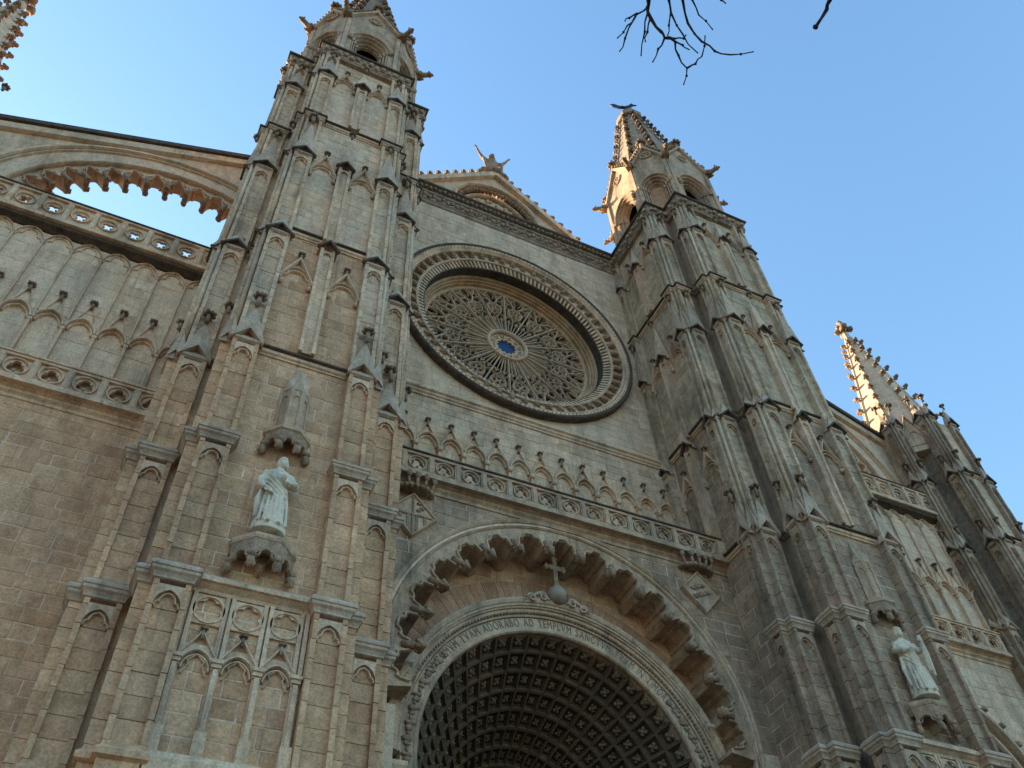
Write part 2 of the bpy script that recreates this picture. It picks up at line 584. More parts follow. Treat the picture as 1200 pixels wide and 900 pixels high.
class Blocks:
    def __init__(s, limit=300):
        s.items = []; s.limit = limit

    def wall(s, parent, F, a0, a1, b0, b1, c, mat, course=0.45, w=(0.55, 1.0), t=0.05, keep=None, joint=0.026):
        z = b0
        row = 0
        while z < b1 - 0.08:
            h = min(course * random.uniform(0.9, 1.1), b1 - z)
            if b1 - z - h < 0.18:
                h = b1 - z
            a = a0
            first = True
            while a < a1 - 0.05:
                ww = random.uniform(*w)
                if first and row % 2:
                    ww *= 0.55
                first = False
                if a1 - a - ww < 0.5 * w[0]:
                    ww = a1 - a
                rect = (a + joint / 2, z + joint / 2, a + ww - joint / 2, z + h - joint / 2)
                pts = None
                ok = True
                if keep:
                    r = keep(rect)
                    if r is False:
                        ok = False
                    elif r is not True:
                        pts = r
                if ok:
                    s.items.append((parent, F, rect, pts, c + random.uniform(-0.011, 0.011), mat, t))
                a += ww
            z += h
            row += 1

    def build(s):
        cand = []
        rest = []
        for it in s.items:
            parent, F, r, pts, c, mat, t = it
            if pts is not None:
                rest.append(it); continue
            q = [px(F.p(a, b, c)) for a, b in ((r[0], r[1]), (r[2], r[1]), (r[2], r[3]), (r[0], r[3]))]
            if None in q:
                rest.append(it); continue
            cx = sum(k[0] for k in q) / 4; cy = sum(k[1] for k in q) / 4
            w = math.dist(q[0], q[1])
            ar = abs(sum(q[i][0] * q[(i + 1) % 4][1] - q[(i + 1) % 4][0] * q[i][1] for i in range(4))) / 2
            if w > 9 and -5 < cx < 1205 and -5 < cy < 905:
                cand.append((ar, it))
            else:
                rest.append(it)
        cand.sort(key=lambda k: -k[0])
        rest += [k[1] for k in cand[s.limit:]]
        for ar, (parent, F, r, pts, c, mat, t) in cand[:s.limit]:
            o = bpy.data.objects.new('ashlar_block', unit_mesh(mat))
            COL.objects.link(o)
            o.parent = parent
            lo = Vector(F.p(r[0], r[1], c - t)) - OFF[parent.name]
            w, h = r[2] - r[0], r[3] - r[1]
            u, n = F.u, F.n
            m = Matrix(((u[0] * w, -n[0] * t, 0, lo.x), (u[1] * w, -n[1] * t, 0, lo.y), (0, 0, h, lo.z), (0, 0, 0, 1)))
            o.matrix_basis = m
        groups = {}
        for it in rest:
            groups.setdefault((it[0].name, it[5]), []).append(it)
        for (pn, mat), L in groups.items():
            mb = MB()
            for parent, F, r, pts, c, m_, t in L:
                if pts is None:
                    mb.box(F, r[0], r[2], r[1], r[3], c - t, c)
                else:
                    mb.poly(F, pts, c - t, c)
            obj('ashlar_courses', mb, mat, L[0][0], kind='stuff')


def clip_circle(ca, cb, R, sign=1):
    """keep a block outside a circle, cut along the tangent where it crosses"""
    def f(r):
        cs = [(r[0], r[1]), (r[2], r[1]), (r[2], r[3]), (r[0], r[3])]
        d = [math.hypot(a - ca, b - cb) for a, b in cs]
        if min(d) > R:
            # nearest point of the rectangle
            na = min(max(ca, r[0]), r[2]); nb = min(max(cb, r[1]), r[3])
            if math.hypot(na - ca, nb - cb) >= R:
                return True
        if max(d) < R:
            return False
        mx, mz = (r[0] + r[2]) / 2, (r[1] + r[3]) / 2
        l = math.hypot(mx - ca, mz - cb) or 1
        nx, nz = (mx - ca) / l, (mz - cb) / l
        out = []
        for i in range(4):
            p, q = cs[i], cs[(i + 1) % 4]
            dp = (p[0] - ca) * nx + (p[1] - cb) * nz - R
            dq = (q[0] - ca) * nx + (q[1] - cb) * nz - R
            if dp >= 0:
                out.append(p)
            if (dp >= 0) != (dq >= 0):
                k = dp / (dp - dq)
                out.append((p[0] + k * (q[0] - p[0]), p[1] + k * (q[1] - p[1])))
        if len(out) < 3:
            return False
        return out
    return f


# ------------------------------------------------------------------ shared small ornaments
def make_finial():
    mb = MB()
    mb.tube([(0, 0, -.05), (0, 0, .12), (0, 0, .16), (0, 0, .2), (0, 0, .3)], [.06, .045, .075, .045, .07], 7)
    for i in range(8):
        t = i * PI / 4
        mb.blob((.115 * math.cos(t), .115 * math.sin(t), .335 + (.015 if i % 2 else -.015)), (.06, .06, .05), i, 6, 4, .5)
    mb.blob((0, 0, .37), (.10, .10, .05), 9, 8, 4, .3)
    return mb


def make_crocket():
    # a leaf curling out along +X
    mb = MB()
    mb.tube([(-.06, 0, -.05), (.10, 0, .0), (.2, 0, .05)], [.07, .06, .05], 5)
    mb.blob((.22, 0, .07), (.11, .12, .09), 1, 7, 4, 0.4)
    mb.blob((.14, .10, .03), (.07, .06, .06), 2, 5, 4, 0.4)
    mb.blob((.14, -.10, .03), (.07, .06, .06), 3, 5, 4, 0.4)
    return mb


FINIAL = {m: make_finial().mesh('finial', k) for m, k in (('dark', 'weathered'), ('carved', 'carved'))}
CROCKET = {m: make_crocket().mesh('crocket', m) for m in ('dark', 'carved')}


def gargoyle_mesh():
    mb = MB()
    mb.tube([(-.3, 0, -.05), (.3, 0, 0), (.75, 0, .06), (1.0, 0, .1)], [.2, .22, .16, .15], 8)
    mb.blob((1.12, 0, .12), (.22, .17, .17), 4, 8, 6, .4)
    mb.blob((1.30, 0, .05), (.14, .11, .08), 5, 7, 5, .3)
    mb.blob((1.08, .13, .28), (.06, .05, .11), 6, 6, 4)
    mb.blob((1.08, -.13, .28), (.06, .05, .11), 7, 6, 4)
    for s_ in (-1, 1):
        mb.blob((.35, s_ * .22, .0), (.3, .07, .18), 8 + s_, 7, 5, .5)
        mb.tube([(.4, s_ * .15, -.12), (.6, s_ * .17, -.24), (.75, s_ * .16, -.2)], [.07, .06, .05], 5)
    return mb.mesh('gargoyle', 'carved')


GARG = gargoyle_mesh()


# ------------------------------------------------------------------ towers
def gablet(mb, F, a0, a1, z0, h, H, proj=0.1, back=0.12, th=0.13, over=0.09, edge=None):
    am = (a0 + a1) / 2
    hw = (a1 - a0) / 2 + over
    V = [(am - hw, z0 - th, proj), (am, z0 + h - th * 1.3, proj), (am + hw, z0 - th, proj),
         (am - hw, z0, proj), (am, z0 + h, proj), (am + hw, z0, proj),
         (am - hw, z0 - th, -back), (am, z0 + h - th * 1.3, -back), (am + hw, z0 - th, -back), (am, z0 + H, -back * 0.4)]
    mb.add([F.p(*q) for q in V], [(0, 1, 4, 3), (1, 2, 5, 4), (0, 6, 7, 1), (1, 7, 8, 2), (3, 4, 9), (4, 5, 9),
                                  (0, 3, 9, 6), (2, 8, 9, 5), (6, 9, 8, 7)])
    if edge is not None:
        edge.sweep(F, [(am - hw - .02, z0 - th * .75), (am, z0 + h - th * .85), (am + hw + .02, z0 - th * .75)], .09, -.02, proj + .035, cham=.2)


CAPDOME = [(0.0, -.34), (.04, -.32), (.04, -.27), (.07, -.2), (.12, -.15), (.12, -.08), (.15, -.06), (.15, .0), (.11, .06), (.03, .14), (-.08, .19), (-.25, .2)]


def pier_poly(corner, S, T, w, nt=0.28, st=0.12, rec=0.13, w2=None):
    w2 = w2 or w
    L = [(w, 0), (w - st, 0), (w - st, rec), (nt + st, rec), (nt + st, 0), (nt, 0), (nt, nt), (0, nt)]
    if w2 - nt > .42:
        L += [(0, nt + st), (rec, nt + st), (rec, w2 - st), (0, w2 - st)]
    L += [(0, w2), (w, w2)]
    return ccw([(corner[0] + s * S[0] + t * T[0], corner[1] + s * S[1] + t * T[1]) for s, t in L])


def simple_pier_poly(corner, S, T, w, nt=0.28, w2=None):
    w2 = w2 or w
    L = [(w, 0), (nt, 0), (nt, nt), (0, nt), (0, w2), (w, w2)]
    return ccw([(corner[0] + s * S[0] + t * T[0], corner[1] + s * S[1] + t * T[1]) for s, t in L])


CMESH = {}


def make_pier(root, corner, S, T, w, stages, base_z, as_objects_below=22.5, nt=0.28, faces=(1, 2), mats=('ashlar', 'ashlar_mid', 'trim'), w2=None, ledges=()):
    """stages: (z0, z1, kind, h, H, inset)"""
    core = MB(); joined = MB()
    caps, gabs, heads, edges = [], [], [], []

    def at(ins):
        return (corner[0] + ins * (S[0] + T[0]), corner[1] + ins * (S[1] + T[1]))
    w2 = w2 or w
    pp = simple_pier_poly(corner, S, T, w, nt, w2)
    pr = pier_poly(corner, S, T, w, nt, w2=w2)
    core.shaft(pr, [(-.02, 0), (-.02, stages[0][0])])
    # plinth
    plinth = MB().shaft(pp, [(.08, 0), (.08, base_z - .75), (.0, base_z - .62), (.0, base_z - .35), (.09, base_z - .3), (.09, base_z - .18), (.0, base_z - .1), (-.01, base_z)])
    fins = []
    objs = []
    for (z0, z1, kind, h, H, ins) in stages:
        c_ = at(ins)
        wi = w - ins
        wi2 = w2 - ins
        pri = pier_poly(c_, S, T, wi, nt, w2=wi2)
        ppi = simple_pier_poly(c_, S, T, wi, nt, wi2)
        F1 = FR(c_[0], c_[1], S[0], S[1], -T[0], -T[1])
        F2 = FR(c_[0], c_[1], T[0], T[1], -S[0], -S[1])
        core.shaft(pri, [(-.024, z0), (-.024, z1)])
        n = max(1, round((z1 - z0) / 0.47))
        hh = (z1 - z0) / n
        for i in range(n):
            za = z0 + i * hh + .009; zb = z0 + (i + 1) * hh - .009
            if zb < as_objects_below:
                objs.append((za, zb, ins))
            else:
                jx, jy = random.uniform(-.008, .008), random.uniform(-.008, .008)
                joined.shaft([(x + jx, y + jy) for x, y in pri], [(0, za), (0, zb)])
        for fi, F in ((1, F1), (2, F2)):
            if fi not in faces:
                continue
            wf = wi if fi == 1 else wi2
            if wf - nt <= .42:
                continue
            a0, a1 = nt + .12, wf - .12
            zt = z1 - (.44 if kind == 'cap' else .18)
            hd = MB()
            spandrels(hd, F, a0 - .01, a1 + .01, zt - .5, zt, -.14, -.002, 0.72)
            hd.sweep(F, cusped(a0 + .02, a1 - .02, zt - .52, 0.72, 7, .07), .05, -.14, -.04)
            heads.append(hd)
        if kind == 'cap':
            caps.append(MB().shaft(ppi, [(o, z1 + z) for o, z in CAPDOME]))
        elif kind in ('gab', 'gabfin', 'slope'):
            for fi, F in ((1, F1), (2, F2)):
                if fi not in faces:
                    continue
                gab = MB()
                ed = MB() if z1 > 26 else None
                wf = wi if fi == 1 else wi2
                gablet(gab, F, nt, wf, z1, h, H, .1, .14, edge=ed)
                if ed:
                    edges.append(ed)
                gablet(gab, F, -.02, nt - .04, z1 + .05, h * .55, H * .6, -nt + .12, nt + .1, .1, .03)
                gabs.append(gab)
                if kind != 'gab':
                    fins.append(F.p((nt + wf) / 2, z1 + H - .1, .06))
            caps.append(MB().shaft(ppi, [(-.03, z1 - .1), (.05, z1 - .04), (.05, z1 + .02), (-.05, z1 + .2)]))
    for zl in ledges:
        ins = .1
        caps.append(MB().shaft(simple_pier_poly(at(ins), S, T, w - ins, nt, w2 - ins), [(-.02, zl - .28), (.04, zl - .24), (.04, zl - .16), (.1, zl - .08), (.1, zl)]))
        edges.append(MB().shaft(simple_pier_poly(at(ins), S, T, w - ins, nt, w2 - ins), [(.02, zl), (.16, zl + .02), (.16, zl + .1), (-.02, zl + .22)]))
    part = obj('pier', core, 'mortar', root)
    obj('plinth', plinth, mats[0], part)
    rib = MB()
    for (z0, z1, kind, h, H, ins) in stages:
        if z1 < 26:
            continue
        q = at(ins + nt * .66)
        rib.tube([(q[0], q[1], z0 + .02), (q[0], q[1], z1 + .05)], [.075, .075], 8)
    if rib.v:
        obj('corner_rib', rib, mats[1], part)
    for za, zb, ins in objs:
        key = (S, T, w, w2, nt, ins, mats[0])
        if key not in CMESH:
            m = MB().shaft(pier_poly((0, 0), S, T, w - ins, nt, w2=w2 - ins), [(0, 0), (0, 1)])
            CMESH[key] = m.mesh('pier_course', mats[0])
        c_ = at(ins)
        inst('pier_course', CMESH[key], part, (c_[0] + random.uniform(-.007, .007), c_[1] + random.uniform(-.007, .007), za), (0, 0, rad(random.uniform(-.2, .2))), (1, 1, zb - za))
    if joined.v:
        obj('pier_courses', joined, mats[1], part, kind='stuff')
    for q in caps:
        obj('pier_cap', q, 'cap', part)
    for q in gabs:
        obj('gablet', q, 'cap', part)
    for q in edges:
        obj('drip_edge', q, 'dark', part)
    for q in heads:
        obj('panel_head', q, mats[2], part)
    for p_ in fins:
        k_ = random.uniform(.85, 1.2)
        inst('finial', FINIAL['dark'], part, p_, (rad(random.uniform(-6, 6)), rad(random.uniform(-6, 6)), random.uniform(0, 3)), (k_ * 1.15, k_ * 1.15, k_ * random.uniform(.9, 1.15)))
    return part


def canopy_and_corbel(root, cx, yw, zc, tm='trim'):
    """gabled canopy over the statue and the bracket it stands on"""
    def half_oct(r, y0):
        return [(cx + r * math.cos(t), y0 + r * math.sin(t)) for t in (rad(180), rad(202.5), rad(247.5), rad(292.5), rad(337.5), rad(360))]
    y0 = yw + .12
    mb = MB()
    mb.shaft(ccw(half_oct(.40, y0)), [(0, 18.95), (0, 20.75)])
    mb.shaft(ccw(half_oct(.66, y0)), [(-.06, 18.74), (.0, 18.78), (.0, 18.9), (-.06, 18.93), (-.2, 19.02)])
    for k in range(5):
        t0, t1 = [rad(q) for q in ((180, 202.5), (202.5, 247.5), (247.5, 292.5), (292.5, 337.5), (337.5, 360))[k]]
        if k in (0, 4):
            continue
        p0 = (cx + .40 * math.cos(t0), y0 + .40 * math.sin(t0)); p1 = (cx + .40 * math.cos(t1), y0 + .40 * math.sin(t1))
        l = math.dist(p0, p1)
        u = ((p1[0] - p0[0]) / l, (p1[1] - p0[1]) / l)
        F = FR(p0[0], p0[1], u[0], u[1], u[1], -u[0])
        mb.sweep(F, apath(.05, l - .05, 20.2, .8, 5), .05, -.01, .04)
        mb.box(F, -.02, .05, 18.95, 20.6, -.02, .05); mb.box(F, l - .05, l + .02, 18.95, 20.6, -.02, .045)
    can = obj('statue_canopy', mb, tm, root)
    # hanging cusps under the canopy rim
    for rr, zt, zb, y_, name, par, matn in ((.62, 18.76, 18.15, y0, 'canopy_fringe', can, 'carved'),):
        m = MB()
        fringe(m, cx, y_, rr, zt, zb)
        obj(name, m, matn, par)
    m = MB()
    for k, (ta, tb) in enumerate(((202.5, 247.5), (247.5, 292.5), (292.5, 337.5))):
        t0, t1 = rad(ta), rad(tb)
        p0 = (cx + .42 * math.cos(t0), y0 + .42 * math.sin(t0)); p1 = (cx + .42 * math.cos(t1), y0 + .42 * math.sin(t1))
        mid = ((p0[0] + p1[0]) / 2, (p0[1] + p1[1]) / 2)
        A = (cx, y0 - .02, 22.05)
        vs = [(p0[0], p0[1], 20.6), (p1[0], p1[1], 20.6), (mid[0] * 1.0 + (mid[0] - cx) * .06, mid[1] + (mid[1] - y0) * .06, 20.98), A, (cx, y0, 20.6)]
        m.add(vs, [(0, 2, 3), (2, 1, 3), (0, 3, 4), (1, 4, 3), (0, 4, 1, 2)])
    obj('canopy_spirelet', m, 'cap', can)
    inst('finial', FINIAL['dark'], can, (cx, y0 - .05, 21.95), scale=(1.25, 1.25, 1.1))
    # bracket
    mb = MB()
    ho = ccw(half_oct(.82, y0))
    mb.shaft(ho, [(-.09, zc - .38), (-.02, zc - .34), (.0, zc - .28), (.0, zc - .2), (-.05, zc - .18), (-.28, zc - .02), (-.35, zc)])
    mb.shaft(ccw(half_oct(.5, y0)), [(-.42, zc - 1.0), (-.36, zc - .8), (-.3, zc - .55), (-.1, zc - .36)])
    cor = obj('statue_bracket', mb, tm, root)
    m = MB()
    fringe(m, cx, y0, .78, zc - .34, zc - 1.05)
    obj('bracket_fringe', m, 'carved', cor)
    return can


def fringe(m, cx, y0, r, zt, zb):
    """little hanging arches with knobs round a half octagon"""
    ts = [rad(q) for q in (180, 202.5, 247.5, 292.5, 337.5, 360)]
    P = [(cx + r * math.cos(t), y0 + r * math.sin(t)) for t in ts]
    for k in range(5):
        p0, p1 = P[k], P[k + 1]
        l = math.dist(p0, p1)
        u = ((p1[0] - p0[0]) / l, (p1[1] - p0[1]) / l)
        F = FR(p0[0], p0[1], u[0], u[1], u[1], -u[0])
        hgt = zt - zb
        if k in (0, 4):
            m.box(F, 0, l, zt - hgt * .35, zt, -.1, 0)
            continue
        A = apath(.04, l - .04, zb + hgt * .15, .62, 6)
        h = len(A) // 2
        m.poly(F, [(0, zb)] + [(.04, zb)] + A[:h + 1] + [(l / 2, zt), (0, zt)], -.13, 0)
        m.poly(F, [A[h]] + A[h + 1:] + [(l - .04, zb), (l, zb), (l, zt), (l / 2, zt)], -.13, 0)
        m.sweep(F, cusped(.05, l - .05, zb + hgt * .15, .62, 6, .1), .05, -.03, .04)
    for k in range(1, 5):
        m.blob((P[k][0], P[k][1], zb), (.11, .11, .16), k, 7, 5, .5)
        m.blob((P[k][0], P[k][1] - .02, zb + .2), (.09, .09, .09), k + 7, 7, 4, .5)


def face_bays(root, F, hw, stages, strings, blocks, bz0, bz1, mid=True, mat='ashlar', statue_zone=None, c=-.38):
    """one face of the tower between its corner piers: wall, strings, mid pilaster and blind gables"""
    wall = MB().box(F, -hw - .3, hw + .3, 0, bz1, c - .35, c - .014)
    part = obj('tower_wall', wall, 'mortar', root)
    zm = 28.6
    blocks.wall(part, F, -hw - .02, hw + .02, bz0, min(zm, bz1), c, mat, .46, (.55, .95))
    if bz1 > zm:
        blocks.wall(part, F, -hw - .02, hw + .02, zm, bz1, c, 'ashlar_pale' if mat == 'ashlar' else 'grey_mid', .46, (.55, .95), joint=.01)
    for z in strings:
        st = MB()
        path = [F.p(-hw - .05, 0, c)[:2], F.p(hw + .05, 0, c)[:2]]
        if (path[1][0] - path[0][0]) * F.n[1] - (path[1][1] - path[0][1]) * F.n[0] > 0:
            path = path[::-1]
        st.mould(path, [(-.1, z - .22), (.05, z - .2), (.05, z - .14), (.11, z - .1), (.11, z + .02), (-.1, z + .02)])
        obj('string_course', st, 'trim', part)
        st = MB().mould(path, [(-.1, z + .02), (.11, z + .02), (.2, z + .05), (.2, z + .11), (-.1, z + .2)])
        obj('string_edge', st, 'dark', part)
    if not mid:
        return part
    # mid pilaster with its own gablets
    fins = []
    for (z0, z1, kind, h, H) in stages:
        pil = MB(); gb = MB()
        w = .25
        n = max(1, round((z1 - z0) / .6)); hh = (z1 - z0) / n
        for i in range(n):
            za, zb = z0 + i * hh + .006, z0 + (i + 1) * hh - .006
            pil.box(F, -w, -w + .11, za, zb, c - .02, c + .3); pil.box(F, w - .11, w, za, zb, c - .02, c + .3)
            pil.box(F, -w + .1, w - .1, za, zb, c - .02, c + .22)
        spandrels(pil, F, -w + .1, w - .1, z1 - .45, z1 - .15, c + .2, c + .298, .7)
        Fs = FR(F.o[0] + F.n[0] * (c + .3), F.o[1] + F.n[1] * (c + .3), F.u[0], F.u[1], F.n[0], F.n[1])
        ed = MB()
        gablet(gb, Fs, -w, w, z1, h, H, .1, .3, .12, .09, edge=ed)
        obj('drip_edge', ed, 'dark', part)
        if kind != 'gab':
            fins.append(Fs.p(0, z1 + H - .12, .05))
        obj('mid_pilaster', pil, 'trim', part)
        obj('gablet', gb, 'trim', part)
    for q in fins:
        inst('finial', FINIAL['dark'], part, q)
    return part


BAY = {}


def blind_gable(root, F, a0, a1, zf, zt, c, name='blind_gable'):
    """straight gable on two bars with a cusped arch below and a finial on top"""
    am = (a0 + a1) / 2
    mb = MB()
    mb.sweep(F, [(a0 - .03, zf), (am, zt - .3), (a1 + .03, zf)], .09, c, c + .17)
    mb.sweep(F, cusped(a0 + .03, a1 - .03, zf - .06, .62, 8, .07), .06, c, c + .1)
    mb.sweep(F, apath(a0 + .0, a1 - .0, zf + .05, .62, 8), .05, c, c + .13)
    mb.box(F, am - .05, am + .05, zt - .42, zt - .2, c, c + .1)
    for a in (a0 + .06, a1 - .06):
        mb.blob(F.p(a, zf - .22, c + .08), (.09, .09, .12), 3, 6, 4, .4)
    o = obj(name, mb, 'trim', root)
    inst('finial', FINIAL['dark'], o, F.p(am, zt - .3, c + .12), scale=(.85, .85, .75))
    return o


def lantern(root, cx, cy, z0):
    """octagonal bell stage with open arches, gables, gargoyles and a crocketed spire"""
    hw, ap = 1.5, 3.0
    V = [(cx - hw, cy - ap), (cx + hw, cy - ap), (cx + ap, cy - hw), (cx + ap, cy + hw), (cx + hw, cy + ap), (cx - hw, cy + ap), (cx - ap, cy + hw), (cx - ap, cy - hw)]
    body = MB(); voidm = MB()
    archs, gables, infills = [], [], []
    ztop = 52.0
    voidm.shaft(offset(V, -1.4), [(0, z0 - .2), (0, ztop - .2)])
    fins, crk, gargs = [], [], []
    for i in range(8):
        p0, p1 = V[i], V[(i + 1) % 8]
        l = math.dist(p0, p1)
        u = ((p1[0] - p0[0]) / l, (p1[1] - p0[1]) / l)
        F = FR((p0[0] + p1[0]) / 2, (p0[1] + p1[1]) / 2, u[0], u[1], u[1], -u[0])
        card = i % 2 == 0
        arch, gabs, infill = MB(), MB(), MB()
        archs.append(arch); gables.append(gabs)
        if not card:
            infills.append(infill)
        ow = .58 if card else .40
        zs = 49.0
        hl = l / 2
        kk = .62
        o0 = ow + .42
        for (w_, ca, cb_) in ((o0, -.22, 0), (ow + .01, -.62, -.46)):
            A = apath(-w_, w_, zs, kk, 8)
            h = len(A) // 2
            he = hl if w_ == o0 else o0 + .1
            zt_ = ztop if w_ == o0 else 51.2
            body.poly(F, [(-he, z0), (-w_, z0), (-w_, zs)] + A[1:h + 1] + [(0, zt_), (-he, zt_)], ca, cb_)
            body.poly(F, [A[h]] + A[h + 1:] + [(w_, z0), (he, z0), (he, zt_), (0, zt_)], ca, cb_)
        for k, (r, c0_, c1_) in enumerate(((.50, -.05, .12), (.36, -.25, .0), (.24, -.4, -.14), (.1, -.5, -.3))):
            aw = min(ow + r, hl - .08)
            P = [(-aw, z0 + .1)] + apath(-aw, aw, zs, kk, 9) + [(aw, z0 + .1)]
            if k == 0:
                P = apath(-aw, aw, zs, kk, 9)
            arch.sweep(F, P, .11, c0_, c1_, cham=.45)
            for s_ in (-1, 1):
                arch.box(F, s_ * aw - .08, s_ * aw + .08, zs - .26, zs - .04, c0_, c1_ + .05)
        for s_ in (-1, 1):
            arch.blob(F.p(s_ * min(ow + .55, hl - .12), zs + .0, .12), (.13, .13, .16), k, 6, 4, .4)
        A = apath(-ow, ow, zs, kk, 8)
        if not card:
            infill.poly(F, [(-ow - .02, z0)] + [(q[0] * 1.03, q[1]) for q in A] + [(ow + .02, z0)], -.7, -.52)
        # gable over the face
        gh = 2.75 if card else 2.3
        gz = 50.9
        zap = gz + gh + .6
        gw = hl - .05
        gabs.poly(F, [(-gw, ztop + .02), (gw, ztop + .02), (gw * .93, ztop + .35), (0, zap), (-gw * .93, ztop + .35)], -.28, -.02)
        gabs.sweep(F, [(-gw, ztop - .05), (0, zap), (gw, ztop - .05)], .2, -.3, .16, cham=.3)
        gabs.revolve(F, 0, ztop + .75, [(.30, -.01), (.38, -.01), (.38, .08), (.30, .08)], n=14)
        for k in range(3):
            t = k * 2 * PI / 3 + PI / 2
            gabs.revolve(F, .17 * math.cos(t), ztop + .75 + .17 * math.sin(t), [(.10, -.01), (.15, -.01), (.15, .05), (.10, .05)], n=8)
        fins.append(F.p(0, zap - .05, .0))
        sl = math.atan2(zap - ztop, gw)
        for k in range(1, 7):
            t = k / 7
            for s_ in (-1, 1):
                q = F.p(s_ * gw * (1 - t), ztop - .05 + (zap - ztop) * t + .12, -.05)
                ang = math.atan2(F.u[1] * s_, F.u[0] * s_)
                crk.append((q, (0, -rad(35), ang)))
        # gargoyle at the corner
        d = Vector((p0[0] - cx, p0[1] - cy)).normalized()
        gargs.append(((p0[0] - d.x * .1, p0[1] - d.y * .1, 51.7), math.atan2(d.y, d.x)))
        body.box(F, -hl - .02, -hl + .2, z0, ztop + .4, -.2, .12)
        body.box(F, hl - .2, hl + .02, z0, ztop + .4, -.2, .118)
    part = obj('lantern', body, 'grey_trim', root)
    obj('chamber_fill', voidm, 'void', part)
    for q in archs:
        obj('arch_order', q, 'grey_trim', part)
    for q in gables:
        obj('lantern_gable', q, 'grey_trim', part)
    for q in infills:
        obj('blind_infill', q, 'ashlar', part)
    for q in fins:
        inst('finial', FINIAL['carved'], part, q, scale=(2.1, 2.1, 2.3))
    for q, r in crk:
        inst('crocket', CROCKET['carved'], part, q, r, (1.5, 1.4, 1.4))
    for q, a in gargs:
        inst('gargoyle', GARG, part, q, (0, rad(6), a), (.8, .95, .95))
    # spire
    base = offset(V, -.5)
    cen = Vector((cx, cy))
    sp = MB()
    zb, zt, k1 = 52.0, 64.4, .26
    n = 8
    rings = [(1.0, zb), (.76, zb + (zt - zb) * .33), (.5, zb + (zt - zb) * .67), (k1, zt), (k1 + .08, zt + .1), (k1 + .1, zt + .55), (k1 - .02, zt + .75), (.05, zt + 1.0)]
    vs = []
    for k, z in rings:
        for x, y in base:
            vs.append((cx + (x - cx) * k, cy + (y - cy) * k, z))
    fs = [tuple(range(8))[::-1], tuple(len(vs) - 8 + q for q in range(8))]
    for i in range(len(rings) - 1):
        for q in range(8):
            r_ = (q + 1) % 8
            fs.append((i * 8 + q, i * 8 + r_, (i + 1) * 8 + r_, (i + 1) * 8 + q))
    sp.add(vs, fs)
    for x, y in base:
        sp.tube([(x, y, zb), (cx + (x - cx) * k1, cy + (y - cy) * k1, zt)], [.11, .07], 5)
    spo = obj('spire', sp, 'weathered', root)
    for x, y in base:
        for j in range(1, 15):
            t = j / 15
            k = 1 - (1 - k1) * t
            a = math.atan2(y - cy, x - cx)
            inst('crocket', CROCKET['carved' if j % 2 else 'dark'], spo, (cx + (x - cx) * k, cy + (y - cy) * k, zb + (zt - zb) * t), (0, -rad(25), a), (1.5, 1.45, 1.4))
    return spo


def weathercock(cx, cy, z, label):
    t = thing('weathercock', label, 'weather vane', (cx, cy, z))
    mb = MB().tube([(cx, cy, z), (cx, cy, z + 2.0)], [.08, .06], 6)
    obj('rod', mb, 'iron', t)
    F = FR(cx, cy, .9, -.43, -.43, -.9)
    b = MB()
    zc = z + 2.0
    body = [(-.75, .42), (-.62, .16), (-.35, -.05), (0, -.12), (.3, 0), (.45, .2), (.66, .26), (.48, .34), (.44, .5), (.34, .42), (.24, .28), (0, .16), (-.3, .26), (-.5, .5)]
    b.poly(F, [(a * 1.5, zc + q * 1.5) for a, q in body], -.04, .04)
    b.blob(F.p(-.05, zc + .02, 0), (.3, .12, .14), 1, 8, 6, .1)
    obj('bird', b, 'iron', t)
    return t


TOWER_STAGES = [  # z0, z1, kind, gable height, total height, inset
    (9.9, 13.8, 'cap', 0, 0, 0.0),
    (13.98, 18.1, 'cap', 0, 0, 0.02),
    (18.28, 21.95, 'gabfin', .62, 1.75, 0.03),
    (22.0, 28.0, 'gab', .5, 1.0, 0.06),
    (28.05, 34.05, 'slope', .5, 2.9, 0.08),
    (34.1, 42.25, 'slope', .45, 2.2, 0.11),
    (42.3, 44.9, 'none', 0, 0, 0.12),
]


